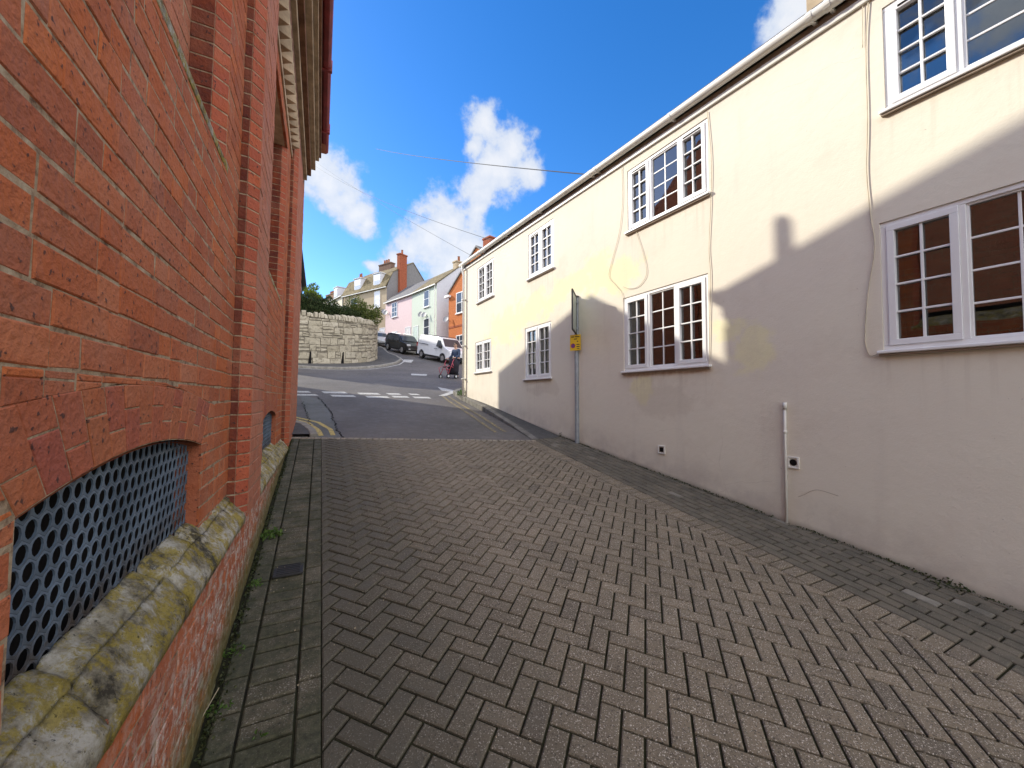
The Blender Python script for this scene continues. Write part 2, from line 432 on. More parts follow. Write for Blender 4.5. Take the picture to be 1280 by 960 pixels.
    t.bump(t.math('ADD', t.math('MULTIPLY', h, .7), t.math('ADD', t.math('MULTIPLY', t.noise(70, 4), .25), t.math('MULTIPLY', g, 1.6))), .33, .012)
    return t.done(.9, .2)
M['render'] = m_render()
M['white'] = simple('white_upvc', (.80, .80, .80), .35, .45, var=.03)
M['gutter_white'] = simple('weathered_white_gutter', (.74, .72, .66), .45, .4, var=.1, scale=3)
M['soffit'] = simple('brown_soffit', (.30, .24, .19), .8, .3)
M['cream_cable'] = simple('painted_cable', (.55, .48, .36), .7, .3)
M['curtain'] = simple('net_curtain', (.66, .60, .52), .9, .2, var=.1)
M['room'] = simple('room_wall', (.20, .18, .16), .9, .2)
def m_glass():
    t = NT('window_glass'); N = t.t.nodes
    fr = t.n('Fresnel', IOR=1.75); gl = t.n('BsdfGlossy', Roughness=.015); tr = t.n('BsdfTransparent'); tr.inputs['Color'].default_value = (.62, .66, .66, 1)
    wob = t.noise(1.4, 2); bp = t.n('Bump', Strength=.05, Distance=.05); t.l(wob, bp.inputs['Height']); t.l(bp.outputs[0], gl.inputs['Normal']); t.l(bp.outputs[0], fr.inputs['Normal'])
    mx = t.n('MixShader'); fac = t.math('MULTIPLY_ADD', fr.outputs[0], 1.0, .095, clamp=True); t.l(fac, mx.inputs[0]); t.l(tr.outputs[0], mx.inputs[1]); t.l(gl.outputs[0], mx.inputs[2])
    t.l(mx.outputs[0], t.out.inputs['Surface']); return t.m
M['glass'] = m_glass()
def m_paver(name, moss):
    t = NT(name); r = t.island(); s = t.sep()
    base = t.ramp(r, [(0, (.148, .118, .080)), (.3, (.186, .149, .101)), (.6, (.166, .133, .090)), (.85, (.210, .168, .115)), (1, (.122, .099, .071))])
    f = t.noise(6, 6, .65); sp = t.noise(150, 2, .5); sp2 = t.noise(110, 3, .5); big = t.noise(.9, 5, .6)
    base = t.mix(t.range(f, .35, .7, 0, .5), base, (.105, .088, .066))
    base = t.mix(t.range(big, .45, .68, 0, .45), base, (.205, .168, .122))
    base = t.mix(t.range(sp, .60, .66, 0, .9), base, (.52, .47, .40))
    base = t.mix(t.range(sp2, .57, .66, 0, .75), base, (.035, .03, .024))
    if moss:
        k = t.noise(3.5, 7, .7)
        base = t.mix(t.range(k, .32, .58, .4, .92), base, t.ramp(t.noise(40, 4), [(.3, (.020, .023, .010)), (.7, (.065, .066, .034))]))
    else:   # grimy and mossy towards the brick building
        w = t.math('ADD', s[0], t.math('MULTIPLY', t.math('SUBTRACT', f, .5), 1.6))
        base = t.mix(t.range(w, 1.5, .0, 0, .78), base, (.056, .052, .036))
    t.color(base); t.bump(t.math('ADD', t.math('MULTIPLY', sp, .6), f), .55, .004)
    return t.done(t.range(f, .3, .7, .7, .9), .35)
M['paver'] = m_paver('block_paver', False)
M['paver_moss'] = m_paver('mossy_paver', True)
def m_grey_paver():
    t = NT('grey_paver'); r = t.island()
    base = t.ramp(r, [(0, (.110, .096, .072)), (.45, (.142, .122, .090)), (.8, (.125, .108, .080)), (.95, (.16, .138, .104)), (1, (.24, .22, .18))])
    f = t.noise(5, 6, .65); sp = t.noise(170, 2)
    base = t.mix(t.range(f, .38, .65, 0, .55), base, (.06, .058, .045)); base = t.mix(t.range(sp, .63, .71, 0, .6), base, (.38, .36, .32))
    t.color(base); t.bump(t.math('ADD', sp, f), .5, .004); return t.done(.85, .3)
M['paver_grey'] = m_grey_paver()
def m_joint():
    t = NT('mossy_joint_sand'); t.color(t.ramp(t.noise(12, 6, .7), [(.35, (.016, .014, .010)), (.65, (.032, .033, .016))])); return t.done(.98, .1)
M['joint'] = m_joint()
def m_asphalt(name, c, sc=1.0):
    t = NT(name); f = t.noise(.7, 6, .6); g = t.noise(7, 6, .65); sp = t.noise(160*sc, 3, .6)
    base = t.ramp(f, [(.3, tuple(x*.75 for x in c)), (.7, tuple(x*1.25 for x in c))])
    base = t.mix(t.range(g, .5, .75, 0, .4), base, tuple(x*1.5 for x in c))
    base = t.mix(t.range(sp, .58, .70, 0, .6), base, tuple(min(1, x*3.2) for x in c)); base = t.mix(t.range(sp, .42, .32, 0, .6), base, tuple(x*.35 for x in c))
    t.color(base); t.bump(sp, .5, .006); return t.done(t.range(g, .3, .7, .65, .9), .35)
M['asphalt'] = m_asphalt('asphalt', (.102, .092, .084))
M['asphalt_patch'] = m_asphalt('asphalt_patch', (.115, .115, .105))
M['pavement'] = m_asphalt('pavement_asphalt', (.070, .067, .062))
M['kerb'] = simple('concrete_kerb', (.25, .235, .205), .9, .25, var=.3, scale=5, bump=.4)
def m_paint(name, c, wear=.5):
    t = NT(name); k = t.noise(26, 7, .7); t.color(t.mix(t.range(k, wear-.06, wear+.14, 0, .95), c, (.10, .095, .09))); return t.done(.75, .3)
M['white_line'] = m_paint('worn_white_line', (.50, .49, .46), .52)
M['yellow_line'] = m_paint('worn_yellow_line', (.40, .30, .10), .42)
M['crack'] = simple('crack_tar', (.014, .013, .012), .9, .2)
M['earth'] = simple('earth_and_grass', (.065, .075, .03), .95, .15, var=.5, scale=1.5)
def m_leaf(name, cols, tr=.25):
    t = NT(name); r = t.island(); t.color(t.ramp(r, [(i/(len(cols)-1), c) for i, c in enumerate(cols)]))
    t.b.inputs['Transmission Weight'].default_value = 0
    tl = t.n('BsdfTranslucent'); t.l(t.b.inputs['Base Color'].links[0].from_socket, tl.inputs['Color']); mx = t.n('MixShader'); mx.inputs[0].default_value = tr
    t.l(t.b.outputs[0], mx.inputs[1]); t.l(tl.outputs[0], mx.inputs[2]); t.l(mx.outputs[0], t.out.inputs['Surface']); return t.done(.6, .3)
M['hedge'] = m_leaf('hedge_leaf', [(.022,.040,.010), (.040,.066,.016), (.030,.050,.014), (.055,.080,.020), (.060,.058,.022)])
M['bush'] = m_leaf('bush_leaf', [(.055,.080,.014), (.11,.135,.025), (.08,.11,.020), (.16,.17,.035)])
M['lime'] = m_leaf('lime_leaf', [(.16,.23,.03), (.26,.33,.045), (.20,.27,.035)], .45)
M['weed'] = m_leaf('weed_leaf', [(.05,.10,.016), (.09,.17,.03), (.07,.13,.02), (.13,.19,.05)], .3)
M['moss'] = m_leaf('moss_leaf', [(.022,.030,.008), (.040,.050,.014), (.06,.062,.022)], .1)
M['twig'] = simple('dry_twig', (.30, .25, .17), .9, .2)
M['bark'] = simple('bark', (.10, .075, .05), .95, .2, bump=.4)
def m_stone():
    t = NT('rubble_limestone'); r = t.island(); f = t.noise(2.5, 7, .7); g = t.noise(9, 7, .7)
    base = t.ramp(r, [(0, (.31, .275, .20)), (.35, (.42, .375, .28)), (.7, (.36, .32, .24)), (1, (.46, .415, .32))])
    base = t.mix(t.range(f, .48, .68, 0, .6), base, (.13, .11, .075)); base = t.mix(t.range(g, .52, .68, 0, .7), base, (.07, .06, .045))
    t.color(base); t.bump(g, .7, .03); return t.done(.95, .2)
M['stone'] = m_stone()
M['stone_joint'] = simple('stone_joint', (.17, .15, .115), .95, .2, var=.4)

# ------------------------------------------------------------------ ground, road, pavements
def sheet(name, x0, x1, y0, y1, dx, dy, dz, m, fn=terr):
    b = MB(); nx = max(1, int((x1-x0)/dx)); ny = max(1, int((y1-y0)/dy))
    vs = [(x0+(x1-x0)*i/nx, y0+(y1-y0)*j/ny) for j in range(ny+1) for i in range(nx+1)]
    b.add([(x, y, fn(x, y)+dz) for x, y in vs], [(j*(nx+1)+i, j*(nx+1)+i+1, (j+1)*(nx+1)+i+1, (j+1)*(nx+1)+i) for j in range(ny) for i in range(nx)])
    return struct(b.build(name, m, smooth=True))
sheet('ground', -300, 300, -200, 500, 4, 2.5, -.25, M['earth'])
def far_edge(x):   # where the block paving stops
    return 7.12 - .258*x if x < 3.45 else 6.23 + (x-3.45)*.2
sheet('road', -26, 30, 5.6, 57, 1.0, .5, 0, M['asphalt'])
def poly_sheet(name, pts, dz, m, rise=0, kerb=None, step=.5):
    """flat polygon draped on the terrain; rise gives it a solid edge"""
    bm = bmesh.new(); vs = [bm.verts.new((x, y, 0)) for x, y in pts]; f = bm.faces.new(vs)
    bmesh.ops.triangulate(bm, faces=[f])
    for _ in range(3):
        es = [e for e in bm.edges if e.calc_length() > step*2]
        if not es: break
        bmesh.ops.subdivide_edges(bm, edges=es, cuts=1, use_grid_fill=False); bmesh.ops.triangulate(bm, faces=bm.faces)
    for v in bm.verts: v.co.z = terr(v.co.x, v.co.y) + dz + (rise(v.co.x, v.co.y) if callable(rise) else rise)
    bmesh.ops.recalc_face_normals(bm, faces=bm.faces)
    for f in bm.faces:
        if f.normal.z < 0: f.normal_flip()
    me = bpy.data.meshes.new(name); bm.to_mesh(me); bm.free(); me.materials.append(m)
    o = bpy.data.objects.new(name, me); C.objects.link(o); return struct(o)
def kerb_line(name, pts, w, up, m=None, seg=.9, side=1, rise=None):
    """kerb stones along a polyline, each a bevelled block"""
    b = MB(); pts = [Vector((p[0], p[1])) for p in pts]
    for i in range(len(pts)-1):
        a, c = pts[i], pts[i+1]; L = (c-a).length; n = max(1, round(L/seg)); d = (c-a)/L; nrm = Vector((-d.y, d.x))*side*w
        for k in range(n):
            p = a+d*(L*k/n+.004); q = a+d*(L*(k+1)/n-.004)
            cs = [p, q, q+nrm, p+nrm]
            u = lambda v: (rise(v.x, v.y) if rise else up)
            b.hexa([Vector((v.x, v.y, terr(v.x, v.y)-.15)) for v in cs] + [Vector((v.x, v.y, terr(v.x, v.y)+u(v))) for v in cs])
    return struct(b.build(name, m or M['kerb'], bevel=.015))
# right pavement: a wedge of tarmac between the kerb and the rendered house, climbing from flush to a kerb's height
def pav_rise(x, y): return max(.012, min(.13, .012+(y-6.3)*.035))
kr = [(3.50, 6.30), (3.62, 7.4), (3.71, 8.6), (3.79, 10.2), (3.86, 11.6), (3.98, 12.6), (4.35, 13.25), (5.4, 13.5), (9, 13.6), (20, 13.6)]
poly_sheet('pavement', [(3.60, 6.30), (3.72, 7.4), (3.81, 8.6), (3.89, 10.2), (3.96, 11.6), (4.08, 12.55), (4.42, 13.15), (5.4, 13.4), (9, 13.5), (20, 13.5), (20, 11), (6, 11), (4.25, 11.2), (4.4, 6.42)], 0, M['pavement'], pav_rise)
kerb_line('kerb', kr, .14, .1, m=simple('grimy_kerb', (.165, .155, .135), .9, .25, var=.35, scale=5, bump=.4), side=-1, rise=lambda x, y: pav_rise(x, y)+.004)
# small pavement island round the far corner of the brick building
isl = [(-.44, 7.28), (-.10, 7.24), (-.14, 7.6), (-.30, 8.1), (-.62, 8.55), (-1.2, 8.85), (-6, 8.95), (-6, 7.6), (-.44, 7.6)]
poly_sheet('pavement', isl, .05, M['pavement'])
kerb_line('kerb', [(-.02, 7.22), (-.06, 7.62), (-.22, 8.2), (-.56, 8.68), (-1.15, 9.0), (-6, 9.1)], .12, .06, side=1)
# pavement at the foot of the stone wall
kp = [on_ground(*p) for p in [(366,459.5), (400,461.5), (430,462), (458,461), (480,458.5), (496,455), (502.5,451), (497,446.5), (487,443)]]
kp = [(-9, 20.9), (-4, 21.3)] + [(p.x, p.y) for p in kp] + [(5.0, 36), (4.0, 46)]
kerb_line('kerb', kp, .15, .12, side=1, seg=1.0)
wallpath = [(-9, 22.0), (-4, 22.1), (-1.2, 22.3), (0, 22.68), (1.15, 23.15), (2.2, 24.1), (2.95, 25.4), (3.4, 27.2), (3.5, 30), (3.2, 36), (2.4, 46)]
poly_sheet('pavement', [(p[0]-.02, p[1]+.13) for p in kp] + [(x, y+.2) for x, y in wallpath[::-1]], .11, M['pavement'])
# garden behind the stone wall, raised
gb = MB()
gp = [(x-.25, y+.25) for x, y in wallpath]
for i in range(len(gp)-1):
    a, c = gp[i], gp[i+1]
    gb.face([(a[0], a[1], terr(*a)+1.75), (c[0], c[1], terr(*c)+1.75), (c[0]-14, c[1]+6, terr(c[0], c[1]+6)+1.6), (a[0]-14, a[1]+6, terr(a[0], a[1]+6)+1.6)])
struct(gb.build('garden_bank', M['earth']))
# right-hand pavement in front of the far houses is added with them

def stripe(b, pts, w, dz):
    pts = [Vector((p[0], p[1])) for p in pts]; vs = []
    for i, p in enumerate(pts):
        t = (pts[min(i+1, len(pts)-1)]-pts[max(i-1, 0)]).normalized(); n = Vector((-t.y, t.x))*w/2
        for q in (p+n, p-n): vs.append((q.x, q.y, terr(q.x, q.y)+dz))
    b.add(vs, [(2*i, 2*i+1, 2*i+3, 2*i+2) for i in range(len(pts)-1)])
def resamp(pts, step=.12):
    o = []
    for i in range(len(pts)-1):
        a, c = Vector(pts[i][:2]), Vector(pts[i+1][:2]); n = max(1, int((c-a).length/step))
        o += [a+(c-a)*k/n for k in range(n)]
    return o+[Vector(pts[-1][:2])]
gpx = lambda l: [on_ground(*p) for p in l]
# give way markings: a double row of dashes across the mouth of the lane
b = MB()
for xa, xb, y0, y1 in [(340,389,488.6,490.8),(401.5,435,489.6,492),(446,476,491.2,493.4),(482,502.5,491.6,493.6),(510,526,492.2,494)]:
    q = gpx([(xa, y0), (xb-4, y0+.5), (xb, y1+.4), (xa+4, y1)]); b.add([(p.x, p.y, terr(p.x, p.y)+.008) for p in q], [(0,1,2,3)])
for xa, xb, y0, y1 in [(335,398.5,492.6,494.6),(412,445.5,493.8,496.2),(456,487.5,495.2,497.6),(488.5,512.5,495.0,497.2),(515,539.5,496,498.2)]:
    q = gpx([(xa, y0), (xb-4, y0+.5), (xb, y1+.4), (xa+4, y1)]); b.add([(p.x, p.y, terr(p.x, p.y)+.008) for p in q], [(0,1,2,3)])
struct(b.build('give_way_marking', M['white_line']))
b = MB()
for q in ([(547,484),(570,488.5),(571,491),(552,488.5)], [(548,495),(566,489),(572,490.5),(556,495.5)]):
    q = gpx(q); b.add([(p.x, p.y, terr(p.x, p.y)+.008) for p in q], [(0,1,2,3)])
for q in ([(514,467.2),(534,468.2),(533,469.8),(514,469.2)], [(505,449.5),(517,450),(514,453.5),(503,452.5)]):  # two small white patches further up the road
    q = gpx(q); b.add([(p.x, p.y, terr(p.x, p.y)+.008) for p in q], [(0,1,2,3)])
struct(b.build('road_marks_and_white_patches', M['white_line']))
b = MB(); b2 = MB()
for off in (0, .2):
    stripe(b, resamp([(-.0-off*0+off*.9+.03, 7.28+.0), (-.02+off, 7.75), (-.2+off*.9, 8.42), (-.56+off*.55, 8.98+off*.3), (-1.2+off*.3, 9.3+off*.7), (-6, 9.4+off)]), .075, .007)
    stripe(b2, resamp([(3.28-off, 7.0), (3.45-off, 9.0), (3.6-off, 11.2), (3.72-off*.9, 12.4)]), .07, .007)
struct(b.build('double_yellow_lines', m_paint('yellow_line', (.52, .40, .12), .52))); struct(b2.build('double_yellow_lines', M['yellow_line']))
b = MB(); stripe(b, resamp([(p[0]+.12, p[1]-.28) for p in kp[:-2]]), .09, .007)
struct(b.build('edge_line', M['white_line']))
# the paler trench patch with an open crack along its edge
cr_l = gpx([(375,493),(378,505),(384,520),(388,535),(391,547)]); cr_r = gpx([(400,500),(409,511),(416,524),(421,536),(427,548)])
b = MB(); n = len(cr_l)
b.add([(p.x, p.y, terr(p.x, p.y)+.004) for p in cr_l+cr_r], [(i, i+1, n+i+1, n+i) for i in range(n-1)])
struct(b.build('trench_patch', M['asphalt_patch']))
b = MB(); rr = random.Random(3)
cpts = resamp([(p.x, p.y) for p in gpx([(398,497),(408,509),(412,513),(417,527),(420,534),(428,549)])], .09)
vs = []
for i, p in enumerate(cpts):
    j = rr.uniform(-.035, .035); w = rr.uniform(.004, .017); x = p.x+j
    vs += [(x-w, p.y, terr(x, p.y)+.009), (x+w, p.y, terr(x, p.y)+.009)]
b.add(vs, [(2*i, 2*i+1, 2*i+3, 2*i+2) for i in range(len(cpts)-1)])
cpts = resamp([(p.x, p.y) for p in gpx([(378,502),(384,518),(387,532)])], .1); vs = []
for i, p in enumerate(cpts):
    j = rr.uniform(-.04, .04); w = rr.uniform(.003, .014); x = p.x+j
    vs += [(x-w, p.y, terr(x, p.y)+.009), (x+w, p.y, terr(x, p.y)+.009)]
b.add(vs, [(2*i, 2*i+1, 2*i+3, 2*i+2) for i in range(len(cpts)-1)])
struct(b.build('asphalt_crack', M['crack']))

# ---- block paving, every paver a bevelled block
XL, XR = .03, 3.30
def wall_x(y): return 4.5 - .05*y
pj = MB()
for j in range(48):
    y0, y1 = -6+j*.28, -6+(j+1)*.28
    for x0, x1 in [(-.45+i*.4, -.45+(i+1)*.4) for i in range(12)]:
        q = [(x0, y0), (x1, y0), (x1, y1), (x0, y1)]
        q = clip(q, (3.45+2, far_edge(3.45)-2*.258), (-2, far_edge(-2)))
        q = inter(q, [(-.46, -9), (4.6, -9), (4.6, 9), (-.46, 9)]) if len(q) > 2 else q
        if len(q) > 2: pj.face([(x, y, terr(x, y)+.008) for x, y in q])
pj.cur = 0
pj.face([(x, y, terr(x, y)+.008) for x, y in [(3.45, 5.9), (4.35, 5.7), (4.35, 6.42), (3.45, 6.23)]])
struct(pj.build('paving_joints', M['joint']))
rp = random.Random(11)
def gfn_factory():
    dz = rp.gauss(0, .0012); ax, ay = rp.gauss(0, .004), rp.gauss(0, .004)
    def fn(x, y, h, c=[None]):
        if c[0] is None: c[0] = (x, y)
        return (x, y, terr(x, y)+h+dz+(x-c[0][0])*ax+(y-c[0][1])*ay)
    return fn
def paver(b, poly):
    p = ccw(clean(poly))
    if len(p) < 3 or area(p) < 6e-4: return
    b.block(p, gfn_factory(), .002, .021, .0065)
EDGE = ((5.45, far_edge(3.45)-2*.258-.11), (-2, far_edge(-2)-.11))   # inside the end course
b = MB(); ang = R(45); ca, sa = math.cos(ang), math.sin(ang); g = .0058
reg = [(XL, -1.6), (XR, -1.6), (XR, 9), (XL, 9)]
for i in range(-130, 130):
    for j in range(-130, 130):
        r = (i-j) % 4
        if r == 0: q = (i, j, i+2, j+1)
        elif r == 3: q = (i, j, i+1, j+2)
        else: continue
        cx, cy = (i+.5)*.1, (j+.5)*.1
        X, Y = cx*ca-cy*sa, cx*sa+cy*ca+3
        if not (XL-.3 < X < XR+.3 and -1.9 < Y < 7.6): continue
        q = [(q[0]*.1+g, q[1]*.1+g), (q[2]*.1-g, q[1]*.1+g), (q[2]*.1-g, q[3]*.1-g), (q[0]*.1+g, q[3]*.1-g)]
        q = [(x*ca-y*sa, x*sa+y*ca+3) for x, y in q]
        q = inter(q, reg)
        if len(q) > 2: q = clip(q, *EDGE)
        if len(q) > 2: paver(b, q)
def rows(b, x0, x1, y0, y1, lx, ly, stag=0, edge=True):
    y = y0-stag
    while y < y1:
        q = [(x0+g, y+g), (x1-g, y+g), (x1-g, y+ly-g), (x0+g, y+ly-g)]
        if edge and len(q) > 2: q = clip(q, *EDGE)
        if len(q) > 2: paver(b, q)
        y += ly
rows(b, XR, XR+.2, -1.6, 7.5, .2, .1)
struct(b.build('block_paving', M['paver']))
# end course along the asphalt
b = MB()
d = Vector((1, -.258)).normalized(); nr = Vector((d.y, -d.x)); 
p0 = Vector((-.45, far_edge(-.45)))
for k in range(42):
    a = p0+d*(k*.1+g); c = p0+d*((k+1)*.1-g)
    if c.x > 3.52: break
    paver(b, [(a.x, a.y-.004), (c.x, c.y-.004), (c.x+nr.x*.1, c.y+nr.y*.1), (a.x+nr.x*.1, a.y+nr.y*.1)])
struct(b.build('block_paving', simple('pale_end_course', (.25, .215, .165), .9, .25, var=.35, scale=7, bump=.4)))
b = MB()
rows(b, XL-.105, XL, -1.6, 7.5, .1, .2, .06); rows(b, XL-.31, XL-.105, -1.6, 7.5, .2, .103, .02); rows(b, XL-.415, XL-.31, -1.6, 7.5, .1, .2, .13)
struct(b.build('block_paving', M['paver_moss']))
b = MB(); k = 0; x = XR+.2
while x < 4.55:
    y = -1.6 - (k % 2)*.1
    while y < 6.4:
        q = [(x+g, y+g), (x+.1-g, y+g), (x+.1-g, y+.2-g), (x+g, y+.2-g)]
        q = clip(q, (wall_x(0)-.01, 0), (wall_x(10)-.01, 10))
        if len(q) > 2: q = clip(q, (5, 6.23+(5-3.45)*.2), (3, 6.23-.45*.2))
        if len(q) > 2: paver(b, q)
        y += .2
    x += .1; k += 1
struct(b.build('block_paving', M['paver_grey']))

# ------------------------------------------------------------------ brick building on the left
def brick_face(mb, fn, s0, s1, t0, t1, holes=(), ch=.081, bl=.235, hd=.115, j=.0065, jv=.004, seed=1, flem=True, mh=0.0):
    """brick courses on the plane fn(s,t,h) -> point; mortar sheet at h = mh"""
    rr = random.Random(seed); c = math.floor(t0/ch); rect = [(s0, t0), (s1, t0), (s1, t1), (s0, t1)]
    pcs = [rect]
    for h in holes:
        pcs = [q for p in pcs for q in diff(p, h)]
    mb.cur = 1
    for p in pcs: mb.face([fn(a, e, mh) for a, e in p])
    mb.cur = 0
    while c*ch < t1:
        y0, y1 = c*ch, (c+1)*ch; s = s0 - rr.choice([.0, .06, .12, .17]) - (c % 2)*.0; k = c
        header = (c % 3 == 1) if not flem else None
        while s < s1:
            if flem: w = bl if (k % 2) else hd
            else: w = hd if header else bl
            if rr.random() < .12: w = hd if w == bl else bl
            k += 1
            q = [(s+jv/2, y0+j/2), (s+w-jv/2, y0+j/2), (s+w-jv/2, y1-j/2), (s+jv/2, y1-j/2)]
            q = [(a+rr.uniform(-.0022, .0022), e+rr.uniform(-.0028, .0028)) for a, e in q]
            if rr.random() < .3: k_ = rr.randrange(4); c0 = q[k_]; cc_ = ((q[0][0]+q[2][0])/2, (q[0][1]+q[2][1])/2); r_ = rr.uniform(.04, .10); q[k_] = (c0[0]+(cc_[0]-c0[0])*r_*.6, c0[1]+(cc_[1]-c0[1])*r_*1.2)
            q = inter(q, rect); ps = [q] if len(q) > 2 else []
            for h in holes: ps = [z for p in ps for z in diff(p, h)]
            hh = .0022+rr.uniform(-.0022, .0022)
            for p in ps:
                p = ccw(clean(p))
                if len(p) > 2 and area(p) > 6e-4: mb.block(p, fn, -.03, mh+hh, .0035)
            s += w
        c += 1
PX, FX, GX = -.50, -.40, -.41     # panel, pilaster and plinth planes
BB = thing('brick_building', 'tall weathered red brick hall with arched vents and pilasters on the left', 'building')
panel = lambda s, t, h: (PX+h, s, t)
bays = [(.34, 2.90), (3.62, 6.55), (-3.40, -.38)]
def arch_pts(c, hw, spring, rise, n=9): return [(c-hw*math.cos(math.pi*k/n) if False else c+hw*(1-2*k/n), spring+rise*(1-(1-2*k/n)**2)) for k in range(n+1)]
def plain_courses(mb, fn, s1, t0, t1, ch=.081):
    t = math.floor(t0/ch)*ch
    mb.cur = 1; mb.face([fn(0, t0, 0), fn(s1, t0, 0), fn(s1, t1, 0), fn(0, t1, 0)]); mb.cur = 0
    while t < t1:
        a, e = max(t, t0)+.004, min(t+ch, t1)-.004
        if e-a > .015: mb.block([(.001, a), (s1-.001, a), (s1-.001, e), (.001, e)], fn, -.02, .003+rnd.uniform(-.001, .0015), .003)
        t += ch
for bi, (y0, y1) in enumerate(bays):
    c = (y0+y1)/2+.04; hw = .62
    vent = [(c-hw, .80), (c+hw, .80)] + arch_pts(c, hw, 1.425, .07)
    ring = arch_pts(c, hw+.13, 1.618, .07, 3)+[(c-hw, 1.425), (c+hw, 1.425)]
    upper = [(c-.86, 2.90), (c+.86, 2.90), (c+.86, 5.0), (c-.86, 5.0)]
    w = MB(); brick_face(w, panel, y0, y1, .86, 5.62, [vent, ring, upper], seed=21+bi)
    w.build('brick_panel', [M['brick'], M['mortar']], BB)
    inn = arch_pts(c, hw, 1.425, .07, 14); out = arch_pts(c, hw+.13, 1.615, .07, 14); v = MB()
    for k in range(14):
        q = [inn[k], inn[k+1], out[k+1], out[k]]; v.cur = 0
        lerp = lambda p, r, t: (p[0]+(r[0]-p[0])*t, p[1]+(r[1]-p[1])*t)
        cut = .36 if k % 2 else .64     # each voussoir is a header and a stretcher
        for t0, t1 in ((0, cut), (cut, 1)):
            q2 = inset(ccw([lerp(q[0], q[3], t0), lerp(q[1], q[2], t0), lerp(q[1], q[2], t1), lerp(q[0], q[3], t1)]), .0022)
            if q2: v.block(q2, panel, -.10, .003+rnd.uniform(-.0015, .0015), .0025)
        v.cur = 1; v.face([panel(*p, 0) for p in q])
    v.build('arch', [M['voussoir'], M['mortar']], BB)
    # upper blind window: chamfered jambs round a recessed brick infill
    f = MB(); brick_face(f, lambda s, t, h: (PX-.16+h, s, t), c-.82, c+.82, 3.08, 5.0, seed=70+bi)
    f.cur = 2; f.face([(PX-.155, c-.82, 2.85), (PX-.155, c+.82, 2.85), (PX-.155, c+.82, 3.1), (PX-.155, c-.82, 3.1)])
    I = f.build('window_infill', [M['face_brick'], M['mortar'], M['dark']], BB)
    for sgn in (-1, 1):
        e = c+sgn*.86; f0 = c+sgn*.80; j = MB()
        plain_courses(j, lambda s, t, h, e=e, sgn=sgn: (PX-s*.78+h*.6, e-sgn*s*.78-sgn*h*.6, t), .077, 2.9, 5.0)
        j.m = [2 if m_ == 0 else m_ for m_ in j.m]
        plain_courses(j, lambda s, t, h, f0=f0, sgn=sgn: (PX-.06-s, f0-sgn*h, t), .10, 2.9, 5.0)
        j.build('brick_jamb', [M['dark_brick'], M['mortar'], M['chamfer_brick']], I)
    j = MB(); j.box2((PX-.2, c-.86, 5.0), (PX-.004, c+.86, 5.08)); j.build('lintel', M['corbel_pale'], I)
    j = MB(); j.prism([(PX+.005, 2.898), (PX+.005, 2.862), (PX-.16, 2.80), (PX-.16, 3.03)], lambda a, e, h: (a, h, e), c-.90, c+.90)
    j.build('window_sill', M['sill'], I, bevel=.004)
pil = [(2.90, 3.62), (6.55, 8.45), (-.38, .34)]
for pi_, (y0, y1) in enumerate(pil):
    q = MB()
    a = y0+.07; e = y1-.07 if pi_ != 1 else y1
    brick_face(q, lambda s, t, h: (FX+h, s, t), a, e, .9, 5.62, seed=5+pi_, bl=.3, hd=.3, j=.006, jv=.004)
    q.m = [m_+2 for m_ in q.m]
    for sgn, yy in ((-1, y0), (1, y1)):
        if pi_ == 1 and sgn == 1: continue
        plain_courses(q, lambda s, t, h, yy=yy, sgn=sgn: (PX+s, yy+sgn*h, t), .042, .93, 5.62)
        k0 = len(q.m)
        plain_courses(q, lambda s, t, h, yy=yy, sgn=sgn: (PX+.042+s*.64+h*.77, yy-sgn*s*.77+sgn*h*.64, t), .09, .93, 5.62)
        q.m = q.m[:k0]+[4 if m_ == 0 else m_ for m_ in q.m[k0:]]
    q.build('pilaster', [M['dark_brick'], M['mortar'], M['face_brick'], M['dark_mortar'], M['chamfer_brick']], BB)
# plinth: follows the sloping lane
pb = MB()
brick_face(pb, lambda s, t, h: (GX+h, s, t), -3.4, 8.45, -.6, .935, seed=44)
pb.build('plinth', [M['plinth_brick'], M['mortar']], BB)
